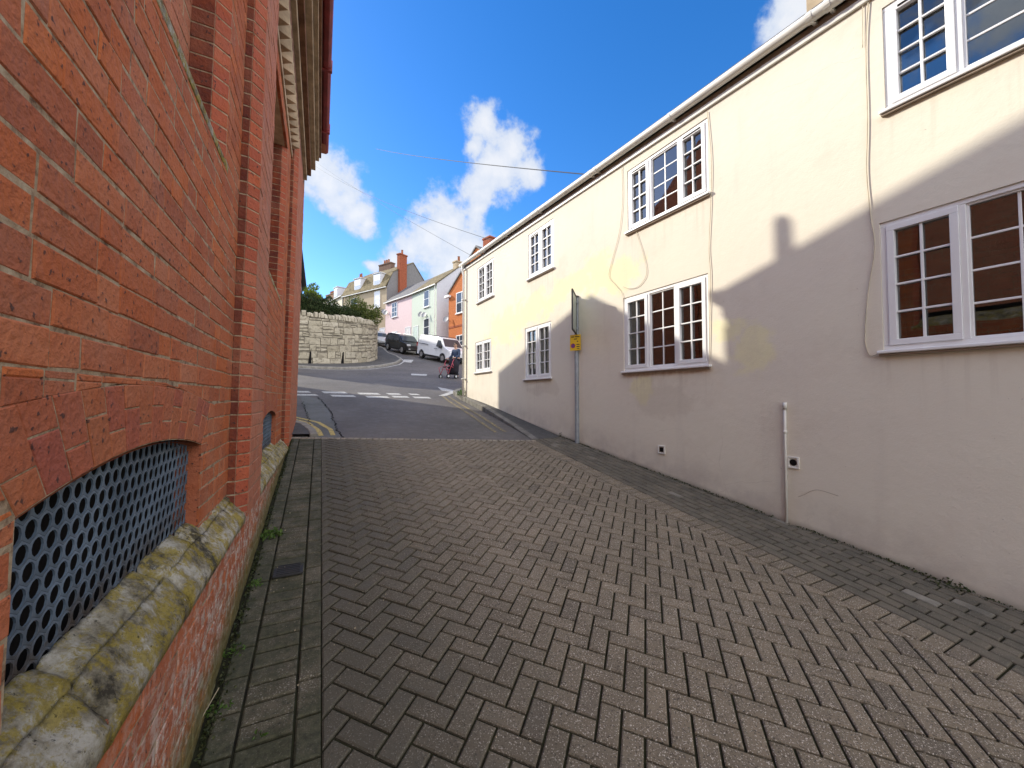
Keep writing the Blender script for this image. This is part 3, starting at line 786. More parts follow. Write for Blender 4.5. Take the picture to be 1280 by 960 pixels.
# weathered sills over the plinth in each bay: rows of separate stones
def stone_sill(name, y0, y1, seed):
    b = MB(); rr = random.Random(seed)
    prof = [((PX-.042, 1.082), (PX+.025, 1.035)), ((PX+.027, 1.028), (GX+.012, .940))]
    for r, ((xa, za), (xb, zb)) in enumerate(prof):
        y = y0 + (rr.uniform(.1, .3) if r else 0) - .3*(r > 0)
        while y < y1:
            L = rr.uniform(.36, .62); ya, yb = max(y+.004, y0), min(y+L-.004, y1)
            if yb-ya > .05:
                ny, nx = max(3, int((yb-ya)/.022)), 8; vs = []; dz = rr.uniform(-.006, .006)
                ring = [(xa, za-.10)] + [(xa+(xb-xa)*i/nx, za+(zb-za)*i/nx) for i in range(nx+1)] + [(xb+.003, zb-.02), (xb, zb-.05), (xb-.03, zb-.06)]
                m = len(ring)
                for k in range(ny+1):
                    yy = ya+(yb-ya)*k/ny; ed = min(yy-ya, yb-yy); rd = .014*math.exp(-ed/.012)
                    for i, (x, z) in enumerate(ring):
                        nz = pnoise(Vector((x*14, yy*9, z*9+seed)))*.013 + pnoise(Vector((x*45, yy*40, z*40)))*.009
                        ex = .010 if i in (nx+1,) else 0
                        vs.append((x+nz*.5*(i > nx-1)-rd*.3*(i > nx), yy, z+nz-rd-ex+dz))
                fs = [(k*m+i, k*m+i+1, (k+1)*m+i+1, (k+1)*m+i) for k in range(ny) for i in range(m-1)] + [tuple(range(m)), tuple(range(ny*m, ny*m+m))[::-1]]
                b.add(vs, fs)
            y += L
    b.face([(PX-.043, y0, 1.04), (GX-.01, y0, .90), (GX-.01, y1, .90), (PX-.043, y1, 1.04)])
    return b.build(name, M['sill'], BB, smooth=True)
for k, (y0, y1) in enumerate(bays): stone_sill('vent_sill', y0, y1, 3+k)
# honeycomb vent grilles
def grille(c):
    b = MB(); p = .050; r = p*.41; X = PX-.045; row = p*.88
    for j in range(-1, 10):
        for i in range(-13, 14):
            cy = c+i*p+(j % 2)*p/2; cz = 1.06+j*row
            if abs(cy-c) > .66: continue
            ho = [(cy+p*.577*math.sin(math.pi/3*k), cz+p*.577*math.cos(math.pi/3*k)) for k in range(6)]
            n = 12; outer = []
            for k in range(n):
                a, e = ho[k//2], ho[(k//2+1) % 6]; outer.append(a if k % 2 == 0 else ((a[0]+e[0])/2, (a[1]+e[1])/2))
            inn = [(cy+r*math.sin(2*math.pi*k/n), cz+r*math.cos(2*math.pi*k/n)) for k in range(n)]
            vs = [(X, *q) for q in outer] + [(X+.0015, *q) for q in inn] + [(X-.0025, *q) for q in inn]
            b.add(vs, [(k, (k+1) % n, n+(k+1) % n, n+k) for k in range(n)] + [(n+k, n+(k+1) % n, 2*n+(k+1) % n, 2*n+k) for k in range(n)])
    return b.build('grille', M['grille'], BB)
for y0, y1 in bays[:2]: grille((y0+y1)/2+.04)
for y0, y1 in bays:
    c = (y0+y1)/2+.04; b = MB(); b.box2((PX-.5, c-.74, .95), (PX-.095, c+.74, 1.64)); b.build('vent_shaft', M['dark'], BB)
    b = MB(); pts = [(c+.613, .9)] + arch_pts(c, .613, 1.42, .067, 14) + [(c-.613, .9)]
    for i in range(len(pts)-1):
        a, e = pts[i], pts[i+1]; b.face([(PX-.004, *a), (PX-.004, *e), (PX-.09, *e), (PX-.09, *a)])
    b.build('vent_reveal', M['voussoir'], BB)
# cornice, dentils and gutter
DZ = .32
for y0, y1 in bays:
    b = MB(); y = y0+.06
    while y < y1-.04:
        b.prism([(y-.078, PX-.02), (y+.078, PX-.02), (y, PX+.115)], lambda a, e, h: (e, a, h), 5.33, 5.474); y += .165
    b.box2((PX-.02, y0, 5.475), (PX+.10, y1, 5.54)); b.box2((PX-.02, y0, 5.20), (PX+.02, y1, 5.27))
    b.build('dentil_course', M['corbel_pale'], BB, bevel=.004)
for x, z0, z1, m_ in [(-.398, 5.54, 5.70, 'corbel_dark'), (-.345, 5.70, 5.80, 'corbel_pale'), (-.28, 5.80, 5.93, 'corbel_dark'), (-.21, 5.93, 6.00, 'corbel_pale'), (-.235, 6.00, 6.12, 'corbel_dark'), (-.155, 6.12, 6.19, 'corbel_pale'), (-.12, 6.19, 6.34, 'corbel_dark')]:
    b = MB(); b.box2((-.62, -4, z0), (x, 8.15-max(0, (-.26-x)*.0), z1)); b.build('cornice', M[m_], BB, bevel=.008)
b = MB(); b.prism([(-.13, 6.12), (-.13, 6.02), (-.10, 5.99), (-.04, 5.985), (-.005, 6.02), (0, 6.10), (-.02, 6.13)], lambda a, e, h: (a, h, e+DZ), -4, 8.17); G_ = b.build('gutter', M['red_paint'], BB, bevel=.01)
for y in (1.2, 3.6, 6.0, 7.45): b = MB(); b.box2((-.14, y, 5.97+DZ), (.012, y+.05, 6.14+DZ)); b.build('gutter_joint', M['red_paint'], G_, bevel=.006)
# rest of the block: end wall, back, pitched roof behind a raised gable parapet, small pinnacle
gx, ax_ = -6.6, -3.3
b = MB()
b.face([(FX, 8.448, -1), (FX, 8.448, 6.3), (gx, 8.448, 6.3), (gx, 8.448, -1)])
b.face([(FX, 8.448, 6.3), (FX, 8.0, 6.3), (gx, 8.0, 6.3), (gx, 8.448, 6.3)])
b.face([(FX, -4, -1), (FX, -4, 6.3), (ax_, -4, 7.9), (gx, -4, 6.3), (gx, -4, -1)])
b.face([(gx, -4, -1), (gx, -4, 6.3), (gx, 8.15, 6.3), (gx, 8.15, -1)])
b.face([(FX-.25, -4, 5.6), (FX-.25, 7.6, 5.6), (FX-.25, 7.6, 6.3), (FX-.25, -4, 6.3)])
b.build('rear_wall', M['face_brick'], BB)
b = MB(); b.prism([(-.05, 6.30), (-.05, 6.43), (ax_, 6.43+1.2*(-.05-ax_)), (gx+.05, 6.43), (gx+.05, 6.30)], lambda a, e, h: (a, h, e), 7.85, 8.16); b.build('gable_parapet', M['face_brick'], BB, bevel=.01)
b = MB(); b.prism([(-.12, 6.42), (ax_, 7.9), (gx-.2, 6.42), (gx-.2, 6.30), (ax_, 7.75), (-.12, 6.30)], lambda a, e, h: (a, h, e), -4.2, 7.84); b.build('roof', M['slate'], BB)
b = MB(); b.tube([(-.59, 8.01, 6.9), (-.59, 8.01, 7.36), (-.59, 8.01, 7.40), (-.59, 8.01, 7.44), (-.59, 8.01, 7.48), (-.59, 8.01, 7.52)], [.065, .06, .06, .06, .055, .04], 12); b.build('pinnacle', M['dark_brick'], BB)
BB.rotation_euler = (0, R(0.8), 0); BB.location = (-.012, 0, 0)

# ------------------------------------------------------------------ rendered house on the right
RH = thing('rendered_house', 'long cream rendered house with white small-paned windows on the right of the lane', 'house', tuple(W_O), math.atan2(W_U.y, W_U.x))
# local frame of the house: x = s along the wall, y = -h (into the lane is +h = local y positive?)
RHM = Matrix.Translation(W_O) @ Matrix.Rotation(math.atan2(W_U.y, W_U.x), 4, 'Z')
HS = 1 if (RHM.to_3x3() @ Vector((0, 1, 0))).dot(W_H) > 0 else -1
def L(s, z, h=0.0): return (s, HS*h, z)
def lbox(b, s0, s1, z0, z1, h0, h1):
    b.hexa([L(s0,z0,h0), L(s1,z0,h0), L(s1,z0,h1), L(s0,z0,h1), L(s0,z1,h0), L(s1,z1,h0), L(s1,z1,h1), L(s0,z1,h1)])
def ztop(s): return 5.185 + .032*s
S_END = 11.35
wins = [ # s0, s1, z0, z1, lights, rows, label
    (.02, 1.575, 4.165, 5.10, [.285, .43, .285], 4, 'wide upper window'),
    (-.35, 1.64, 2.06, 3.19, [.245, .51, .245], 4, 'wide lower window'),
    (3.255, 4.62, 4.22, 5.19, [.32, .36, .32], 4, 'three-light upper window'),
    (3.285, 4.73, 2.06, 3.21, [.34, .32, .34], 4, 'three-light lower window'),
    (6.62, 7.60, 4.27, 5.27, [.5, .5], 4, 'tall upper pair'),
    (6.715, 7.75, 2.06, 3.20, [.5, .5], 4, 'tall lower pair'),
    (9.34, 10.37, 4.33, 5.33, [.5, .5], 4, 'far upper pair'),
    (9.48, 10.52, 2.36, 3.22, [.5, .5], 3, 'small far pair'),
]
b = MB()
holes = [(w[0], w[1], w[2], w[3]) for w in wins]
ss_ = sorted(set([-4.0, S_END]+[h[0] for h in holes]+[h[1] for h in holes]+[.7*k for k in range(-5, 17)]))
zs_ = sorted(set([-1.0]+[h[2] for h in holes]+[h[3] for h in holes]+[.5, 1.0, 1.5, 2.5, 3.8]))
for i in range(len(ss_)-1):
    for j in range(len(zs_)):
        a, c = ss_[i], ss_[i+1]; z0 = zs_[j]; z1 = zs_[j+1] if j+1 < len(zs_) else None
        mz = (z0+z1)/2 if z1 else z0+.01; ms = (a+c)/2
        if any(h[0] < ms < h[1] and h[2] < mz < h[3] for h in holes): continue
        top = lambda s, z: min(z, ztop(s)+.12) if z is not None else ztop(s)+.12
        ta, tc = top(a, z1), top(c, z1)
        if ta <= z0 or tc <= z0:
            if any(True for _ in ()): pass
            continue
        b.face([L(a, z0), L(c, z0), L(c, tc), L(a, ta)])
for s0, s1, z0, z1 in holes:   # reveals
    for (a, e, f, g_) in ((s0, z0, s0, z1), (s1, z0, s1, z1), (s0, z0, s1, z0), (s0, z1, s1, z1)):
        b.face([L(a, e, 0), L(f, g_, 0), L(f, g_, -.14), L(a, e, -.14)])
# end wall round the corner and back
b.face([L(S_END, -1, 0), L(S_END, ztop(S_END)+.1, 0), L(S_END, 7.6, -3.0), L(S_END, ztop(S_END)+.1, -6.0), L(S_END, -1, -6.0)])
b.face([L(-4, -1, 0), L(-4, ztop(0)+.1, 0), L(-4, 7.4, -3.0), L(-4, ztop(0)+.1, -6.0), L(-4, -1, -6.0)])
b.face([L(-4, -1, -6), L(S_END, -1, -6), L(S_END, ztop(S_END), -6), L(-4, ztop(0), -6)])
b.build('wall', M['render'], RH, merge=True)
def window(i, s0, s1, z0, z1, lights, rows, cols_last=2):
    hF = -.012
    f = MB(); fw = .042
    lbox(f, s0, s1, z1-fw, z1, hF-.07, hF); lbox(f, s0, s1, z0, z0+fw, hF-.07, hF)
    lbox(f, s0, s0+fw, z0+fw, z1-fw, hF-.07, hF); lbox(f, s1-fw, s1, z0+fw, z1-fw, hF-.07, hF)
    x = s0; seg = []
    for k, fr in enumerate(lights):
        a = x; x += fr*(s1-s0); seg.append((a+(fw if k == 0 else fw*.45), x-(fw if k == len(lights)-1 else fw*.45)))
        if k < len(lights)-1: lbox(f, x-fw*.45, x+fw*.45, z0+fw, z1-fw, hF-.07, hF)
    F = f.build('window', M['white'], RH, bevel=.004)
    gz0, gz1 = z0+fw, z1-fw
    for k, (a, c) in enumerate(seg):
        opening = (len(lights) != 3 or k != 1)
        e = .05 if opening else .016; hp = hF+.012 if opening else hF-.012
        cs = MB()
        lbox(cs, a, c, gz1-e, gz1, hp-.05, hp); lbox(cs, a, c, gz0, gz0+e, hp-.05, hp); lbox(cs, a, a+e, gz0+e, gz1-e, hp-.05, hp); lbox(cs, c-e, c, gz0+e, gz1-e, hp-.05, hp)
        n = 2 if (c-a) < .7 else 4
        for q in range(1, n):
            m = a+e+(c-a-2*e)*q/n; lbox(cs, m-.0085, m+.0085, gz0+e, gz1-e, hp-.038, hp-.012)
        for q in range(1, rows):
            m = gz0+e+(gz1-gz0-2*e)*q/rows; lbox(cs, a+e, c-e, m-.0085, m+.0085, hp-.036, hp-.014)
        cs.build('casement', M['white'], F, bevel=.003)
    g_ = MB()
    lbox(g_, s0+fw, s1-fw, gz0, gz1, hF-.038, hF-.032)
    g_.build('glass', M['glass'], F)
    s = MB(); lbox(s, s0-.03, s1+.03, z0-.028, z0-.001, -.10, .05)
    s.build('sill', M['white'], F, bevel=.006)
    s = MB(); lbox(s, s0-.02, s1+.02, z0-.048, z0-.029, -.10, .032)
    s.build('sub_sill', M['soffit'], F)
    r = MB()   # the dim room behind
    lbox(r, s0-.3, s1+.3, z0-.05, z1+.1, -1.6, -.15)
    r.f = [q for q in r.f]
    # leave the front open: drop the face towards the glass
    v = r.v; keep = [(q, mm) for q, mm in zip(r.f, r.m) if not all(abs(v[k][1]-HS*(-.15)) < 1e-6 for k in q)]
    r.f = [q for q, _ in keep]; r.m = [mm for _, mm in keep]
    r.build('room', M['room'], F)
    if i in (4, 5, 6, 7, 3):
        spans = [(s0+.04, s0+(s1-s0)*(.26 if i == 3 else .36)), (s1-(s1-s0)*(.08 if i == 3 else .30), s1-.04)] if i != 5 else [(s0+.04, s1-.04)]
        for a, c in spans:
            cu = MB(); vs = []
            m = int((c-a)/.02)+2
            for k in range(m+1):
                q = a+(c-a)*k/m; d = -.22+.018*math.sin(q*70)+.01*math.sin(q*31)
                vs += [L(q, z0+.02, d), L(q, z1, d)]
            cu.add(vs, [(2*k, 2*k+2, 2*k+3, 2*k+1) for k in range(m)])
            cu.build('curtain', M['curtain'], F)
    if i in (0, 2, 4, 6):
        for k in ((0, len(seg)-1) if len(seg) == 3 else (len(seg)-1,)):
            v_ = MB(); a, c = seg[k]; lbox(v_, a+.06, c-.06, gz1-.034, gz1-.020, hF+.010, hF+.018)
            v_.build('trickle_vent', M['dark'], F)
    return F
WLAB = ['widest upper window, reflecting sky', 'wide lower window with dark trinkets on its sill', None, None, None, None, None, 'shorter three-row lower window']
for i, w in enumerate(wins):
    F = window(i, *w[:6])
    if WLAB[i]: F['label'] = WLAB[i]
# trinkets on the inside sill of the wide lower window
for s, r_ in ((.98, .03), (.93, .04), (.87, .035), (.60, .05), (.53, .06), (1.42, .03)):
    b = MB(); p = Vector(L(s, 2.10+r_*.9, -.16)); n = 8; 
    prof = [(0, -r_), (r_*.8, -r_*.9), (r_, -.1*r_), (r_*.75, r_*.6), (0, r_)]
    vs = [(p.x+q*math.cos(2*math.pi*k/n), p.y+q*math.sin(2*math.pi*k/n), p.z+z) for q, z in prof for k in range(n)]
    b.add(vs, [(j*n+k, j*n+(k+1) % n, (j+1)*n+(k+1) % n, (j+1)*n+k) for j in range(4) for k in range(n)])
    b.build('ornament', M['dark'], RH, smooth=True)
# eaves: fascia, soffit, half-round gutter with brackets, roof
def eave_board(name, z0, z1, h0, h1, m):
    b = MB(); e = S_END+.05
    b.hexa([L(-4, ztop(-4)+z0, h0), L(e, ztop(e)+z0, h0), L(e, ztop(e)+z0, h1), L(-4, ztop(-4)+z0, h1), L(-4, ztop(-4)+z1, h0), L(e, ztop(e)+z1, h0), L(e, ztop(e)+z1, h1), L(-4, ztop(-4)+z1, h1)])
    b.build(name, m, RH, bevel=.006)
eave_board('fascia', .0, .062, .0, .03, M['gutter_white'])
eave_board('soffit', .063, .135, .0, .012, M['soffit'])
b = MB(); gs = [-4+k*.6 for k in range(26)]; gs = [s for s in gs if s < S_END]+[S_END+.12]; n = 14
vs = []
for s in gs:
    zc = ztop(s)+.155
    for k in range(n):
        q = math.pi*2*k/n; vs.append(L(s, zc+.052*math.sin(q), .098+.052*math.cos(q)))
b.add(vs, [(i*n+k, i*n+(k+1) % n, (i+1)*n+(k+1) % n, (i+1)*n+k) for i in range(len(gs)-1) for k in range(n)]+[tuple(range(n)), tuple(range((len(gs)-1)*n, len(gs)*n))])
b.build('gutter', M['gutter_white'], RH, smooth=True)
for s in (.3, 1.9, 2.05, 3.7, 5.2, 5.35, 7.0, 8.5, 10.0):
    b = MB(); zc = ztop(s)+.155; ring = [(s+d, zc+.058*math.sin(2*math.pi*k/n), .098+.058*math.cos(2*math.pi*k/n)) for d in (0, .05) for k in range(n)]
    b.add([L(*q) for q in ring], [(k, (k+1) % n, n+(k+1) % n, n+k) for k in range(n)]+[tuple(range(n)), tuple(range(n, 2*n))])
    lbox(b, s, s+.03, zc-.05, zc-.02, .0, .09)
    b.build('gutter_bracket', M['gutter_white'], RH)
b = MB()
for (h0, z0, h1, z1) in ((.085, .245, -3.0, 2.35), (-3.0, 2.35, -6.2, .245)):
    b.hexa([L(-4.1, ztop(-4)+z0-.05, h0), L(S_END+.12, ztop(S_END)+z0-.05, h0), L(S_END+.12, ztop(S_END)+z1-.05, h1), L(-4.1, ztop(-4)+z1-.05, h1),
            L(-4.1, ztop(-4)+z0, h0), L(S_END+.12, ztop(S_END)+z0, h0), L(S_END+.12, ztop(S_END)+z1, h1), L(-4.1, ztop(-4)+z1, h1)])
b.build('roof', M['slate'], RH)
# chimney seen above the gutter
M['tan_render'] = simple('tan_render', (.42, .33, .22), .9, .2)
b = MB(); lbox(b, 1.2, 2.28, 5.6, 6.42, -.95, -.3); lbox(b, 1.16, 2.32, 6.42, 6.5, -1.0, -.25); b.build('chimney', M['tan_render'], RH, bevel=.01)
# downpipe at the far corner
b = MB(); b.tube([L(S_END-.06, ztop(S_END)+.13, .10), L(S_END-.06, ztop(S_END)+.0, .10), L(S_END-.10, ztop(S_END)-.18, .07), L(S_END-.10, 1.55, .07)], .036, 10)
for z in (4.6, 3.2, 2.2): lbox(b, S_END-.15, S_END-.05, z, z+.03, 0, .115)
b.build('downpipe', M['gutter_white'], RH, smooth=True)
# thin condensate pipe, square vents, cables, hairline crack
b = MB(); b.tube([L(2.44, .28, .02), L(2.435, 1.30, .02), L(2.43, 1.575, .02)], .013, 8); b.tube([L(2.43, 1.53, .02), L(2.43, 1.60, .02)], .019, 8); b.tube([L(2.434, 1.28, .02), L(2.434, 1.31, .02)], .018, 8)
b.build('overflow_pipe', M['gutter_white'], RH, smooth=True)
def vent_plate(s0, s1, z0, z1, round_):
    f = MB(); lbox(f, s0, s1, z0, z0+.018, 0, .014); lbox(f, s0, s1, z1-.018, z1, 0, .014); lbox(f, s0, s0+.018, z0+.018, z1-.018, 0, .014); lbox(f, s1-.018, s1, z0+.018, z1-.018, 0, .014)
    o = f.build('wall_vent', M['gutter_white'], RH, bevel=.003)
    q = MB(); lbox(q, s0+.016, s1-.016, z0+.016, z1-.016, 0, .006); q.build('vent_back', M['gutter_white'] if round_ else M['soffit'], o)
    q = MB(); cs, cz, r_ = (s0+s1)/2, (z0+z1)/2, min(s1-s0, z1-z0)*.31
    if round_: q.add([L(cs+r_*math.cos(2*math.pi*k/20), cz+r_*math.sin(2*math.pi*k/20), .0085) for k in range(20)], [tuple(range(20))])
    else:
        lbox(q, cs-.028, cs+.03, cz-.028, cz+.028, .006, .009)
    q.build('vent_hole', M['dark'], o)
vent_plate(2.315, 2.425, .925, 1.045, True)
vent_plate(3.965, 4.085, .868, .985, False)
def cable(name, px, r=.0045, h=.012):
    pts = [on_wall(*p) for p in px]; out = []
    for i in range(len(pts)-1):   # Catmull-Rom
        p0, p1, p2, p3 = pts[max(i-1, 0)], pts[i], pts[i+1], pts[min(i+2, len(pts)-1)]
        for k in range(5):
            t = k/5; out.append(tuple(.5*((2*p1[d])+(-p0[d]+p2[d])*t+(2*p0[d]-5*p1[d]+4*p2[d]-p3[d])*t*t+(-p0[d]+3*p1[d]-3*p2[d]+p3[d])*t**3) for d in (0, 1)))
    out.append(pts[-1])
    b = MB(); b.tube([L(s, z, h) for s, z in out], r, 6); return b.build(name, M['cream_cable'], RH, smooth=True)
cable('cable', [(1086,4),(1083,60),(1085,150),(1084,215),(1089,270),(1094,310),(1086,365),(1082,420),(1087,443),(1097,443)])
cable('cable', [(778,205),(779,250),(775,290),(766,325),(762,345),(770,356),(778,366),(780,375)], .0035)
cable('cable', [(796,290),(805,318),(809,342),(800,357),(788,361),(779,358)], .0035)
cable('cable', [(885,140),(890,200),(889,260),(887,310),(889,345),(888,400),(887,455)], .004)
cable('cable', [(1079,8),(1079,30),(1079,60)], .003)
cable('hairline_crack', [(998,621),(1006,618),(1016,613),(1026,613),(1048,620)], .0016, .0005).data.materials[0] = M['soffit']

# ------------------------------------------------------------------ road sign on its pole
def sign_pole():
    bx = on_ground(727, 553); base = Vector((4.20-.02, 5.86, .139*5.86))
    T = thing('sign_pole', 'grey steel pole carrying an edge-on plate and a yellow parking notice by the cream wall', 'sign post', tuple(base))
    M['galv'] = simple('galvanised_steel', (.30, .33, .36), .5, .5, metal=.35, var=.15, scale=12)
    M['sign_back'] = simple('grey_sign_plate', (.36, .40, .37), .55, .4, var=.08)
    M['sign_edge'] = simple('dark_channel', (.06, .06, .062), .6, .4)
    b = MB(); b.tube([(0, 0, -.2), (0, 0, 2.66)], .040, 16); b.build('pole', M['galv'], T, smooth=False)
    b = MB(); b.tube([(0, 0, 2.655), (0, 0, 2.69), (0,0,2.70)], [.044, .044, .02], 16); b.build('pole_cap', M['sign_edge'], T)
    tip = Vector((3.80, 5.44, 0)); d = Vector((tip.x-base.x, tip.y-base.y, 0)).normalized(); nrm = Vector((-d.y, d.x, 0))
    mt = Matrix((d, nrm, Vector((0, 0, 1)))).transposed()
    z0, z1 = 1.99, 2.66; w = .56
    b = MB(); b.box(d*(w/2+.03)+Vector((0, 0, (z0+z1)/2)), (w, .006, z1-z0), mt); b.build('plate', M['sign_back'], T)
    b = MB()
    for u, v, su, sv in ((w/2+.03, z0, w, .022), (w/2+.03, z1, w, .022), (.03, (z0+z1)/2, .022, z1-z0), (w+.03, (z0+z1)/2, .022, z1-z0)):
        b.box(d*u+Vector((0, 0, v)), (su, .026, sv), mt)
    b.build('plate_frame', M['sign_edge'], T)
    for z in (z0+.1, z1-.1): b = MB(); b.tube([Vector((0, 0, z-.02)), Vector((0, 0, z+.02))], .047, 12); b.box(d*.05+Vector((0, 0, z)), (.08, .05, .03), mt); b.build('clamp', M['galv'], T)
    # yellow notice faces down the lane towards the camera
    view = Vector((-base.x, -base.y, 0)).normalized(); view = (view*1.0 + Vector((-.5, .15, 0))).normalized(); sd = Vector((0,0,1)).cross(view).normalized()
    my = Matrix((sd, -view, Vector((0, 0, 1)))).transposed(); cz = 1.83; cc = view*.055 + sd*(-.0)
    M['yel'] = simple('yellow_notice', (.72, .47, .03), .45, .45, var=.06); M['blue'] = simple('sign_blue', (.05, .07, .32), .45, .4, var=.05); M['red'] = simple('sign_red', (.42, .03, .04), .45, .4, var=.05); M['ink'] = simple('sign_ink', (.03, .028, .03), .6, .3)
    b = MB(); b.box(cc+Vector((0, 0, cz)), (.205, .005, .285), my); N_ = b.build('parking_notice', M['yel'], T)
    def P(u, v, h): return cc+sd*u+Vector((0, 0, cz+v))+view*(.0027+h)
    def disc(r, u, v, h, m, nm):
        q = MB(); q.add([P(u+r*math.cos(2*math.pi*k/24), v+r*math.sin(2*math.pi*k/24), h) for k in range(24)], [tuple(range(24))]); q.build(nm, m, N_)
    disc(.044, -.045, -.055, .0008, M['red'], 'roundel_ring'); disc(.034, -.045, -.055, .0016, M['blue'], 'roundel')
    q = MB(); a = R(-45); c_, s_ = math.cos(a), math.sin(a)
    q.add([P(-.045+u*c_-v*s_, -.055+u*s_+v*c_, .0024) for u, v in ((-.036, -.006), (.036, -.006), (.036, .006), (-.036, .006))], [(0,1,2,3)]); q.build('roundel_slash', M['red'], N_)
    q = MB()
    def bar(u0, u1, v, t=.008): q.add([P(u0, v-t, .0008), P(u1, v-t, .0008), P(u1, v+t, .0008), P(u0, v+t, .0008)], [(0,1,2,3)])
    bar(-.08, -.02, .105, .009); bar(-.01, .08, .105, .009); bar(-.03, .035, .065, .008); bar(.03, .055, .02, .01); bar(.022, .08, -.035, .008); bar(.022, .08, -.075, .008); bar(.028, .078, -.11, .006)
    q.build('lettering', M['ink'], N_)
sign_pole()

# ------------------------------------------------------------------ stone wall, hedge, shrubs
def leafcloud(b, pts, size, rr, aspect=.6):
    for p in pts:
        a = Vector((rr.gauss(0,1), rr.gauss(0,1), rr.gauss(0,1))).normalized(); c = a.cross(Vector((rr.gauss(0,1), rr.gauss(0,1), rr.gauss(0,1)))).normalized()
        s = size*rr.uniform(.6, 1.3); p = Vector(p); e = a.cross(c)*s*.15
        b.add([p-a*s*.5, p+c*s*aspect*.5+e, p+a*s*.5, p-c*s*aspect*.5+e], [(0,1,2),(0,2,3)])
def path_at(path, u):
    L_ = [0]
    for i in range(len(path)-1): L_.append(L_[-1]+math.hypot(path[i+1][0]-path[i][0], path[i+1][1]-path[i][1]))
    u = max(0, min(u, L_[-1]-1e-6))
    for i in range(len(path)-1):
        if u <= L_[i+1]:
            t = (u-L_[i])/(L_[i+1]-L_[i]); a, c = path[i], path[i+1]; d = Vector((c[0]-a[0], c[1]-a[1])).normalized()
            return Vector((a[0]+(c[0]-a[0])*t, a[1]+(c[1]-a[1])*t)), d
def stone_wall():
    T = thing('stone_wall', 'pale rubble stone garden wall curving round the road corner under a hedge', 'wall', (0, 22.6, 3.2))
    T.location = (0, 0, 0)
    rr = random.Random(9); b = MB(); jb = MB(); cp = MB()
    U0, U1 = 5.0, 26.5
    # smoothed path so that the corner bends, not kinks
    P = lambda u: (lambda q: q)(path_at(wallpath, u))
    def pt(u, z, h):
        acc = Vector((0, 0)); dd = Vector((0, 0))
        for o in (-.6, -.3, 0, .3, .6):
            p, d = P(u+o); acc += p; dd += d
        acc /= 5; dd.normalize(); n = Vector((dd.y, -dd.x))
        return Vector((acc.x+n.x*h, acc.y+n.y*h, terr(acc.x, acc.y)+.08+z))
    def top(u): return 2.48-.045*(u-8) if u < 14 else 2.2
    u = U0
    n = 60
    for k in range(n):
        a, c = U0+(U1-U0)*k/n, U0+(U1-U0)*(k+1)/n
        jb.hexa([pt(a, -.2, -.4), pt(c, -.2, -.4), pt(c, -.2, 0), pt(a, -.2, 0), pt(a, top(a), -.4), pt(c, top(c), -.4), pt(c, top(c), 0), pt(a, top(a), 0)])
    z = -.08; row = 0
    hs = [.36, .42, .33, .40, .26, .38, .24, .30]
    while z < 2.5:
        h = hs[row % len(hs)]*rr.uniform(.9, 1.1); u = U0-rr.uniform(0, .4)
        while u < U1:
            w = rr.choice([.26, .36, .5, .62, .8])*rr.uniform(.8, 1.2)
            sub = [(z+rr.uniform(-.05, .05), z+h+rr.uniform(-.05, .05))] if (rr.random() < .62 or w > .7) else [(z, z+h*.5), (z+h*.5, z+h)]
            for z0, z1 in sub:
                z1_ = min(z1, top(u)-.0)
                if z1_-z0 < .07: continue
                g_ = .016; o = rr.uniform(.012, .04); a, c = u+g_, u+w-g_
                m = max(1, int(w/.25))
                jit = lambda s_=.03: rr.uniform(-s_, s_)
                ring0 = []
                for i in range(m+1):
                    q = a+(c-a)*i/m; ring0.append((q, z0+g_+jit(), z1_-g_+jit()))
                vs = []
                for q, za, zb in ring0: vs += [pt(q, za, -.02), pt(q, za+.02, o*.8), pt(q, (za+zb)/2, o+jit(.012)), pt(q, zb-.02, o*.8), pt(q, zb, -.02)]
                fs = [(i*5+k, i*5+k+1, (i+1)*5+k+1, (i+1)*5+k) for i in range(m) for k in range(4)] + [(0,1,2,3,4), tuple(m*5+k for k in (4,3,2,1,0))]
                b.add(vs, fs)
            u += w
        z += h; row += 1
    jb.build('core', M['stone_joint'], T); b.build('stonework', M['stone'], T, bevel=.012)
    u = U0
    while u < U1:   # cock-and-hen coping: slabs stood on edge
        w = rr.uniform(.13, .24); h = rr.uniform(.24, .40); lean = rr.uniform(-.06, .06); zt = top(u)-.03; n = 7; vs = []
        for side in (0, 1):
            q = u+.015 if side == 0 else u+w-.015
            for k in range(n):
                t = math.pi*k/(n-1); hx = -.2+.27*math.cos(t)*rr.uniform(.9, 1.1); zz = zt+h*math.sin(t)**.7*rr.uniform(.88, 1.08)
                vs.append(pt(q+lean*(zz-zt)/h, zz, hx))
        cp.add(vs, [tuple(range(n)), tuple(range(n, 2*n))[::-1]]+[(k, k+1, n+k+1, n+k) for k in range(n-1)]+[(n-1, 0, n, 2*n-1)])
        u += w
    cp.build('coping', M['stone'], T, bevel=.03)
    for u_ in (8.55, 10.25):   # weep slots: dark wedges, the shade inside the gaps put into colour
        w_ = MB(); w_.hexa([pt(u_-.09, -.05, -.1), pt(u_+.07, -.05, -.1), pt(u_+.07, -.05, .048), pt(u_-.09, -.05, .048), pt(u_-.01, .62, -.1), pt(u_+.05, .66, -.1), pt(u_+.05, .66, .048), pt(u_-.01, .62, .048)]); w_.build('weep_slot', M['dark'], T)
    return pt, top
wpt, wtop = stone_wall()
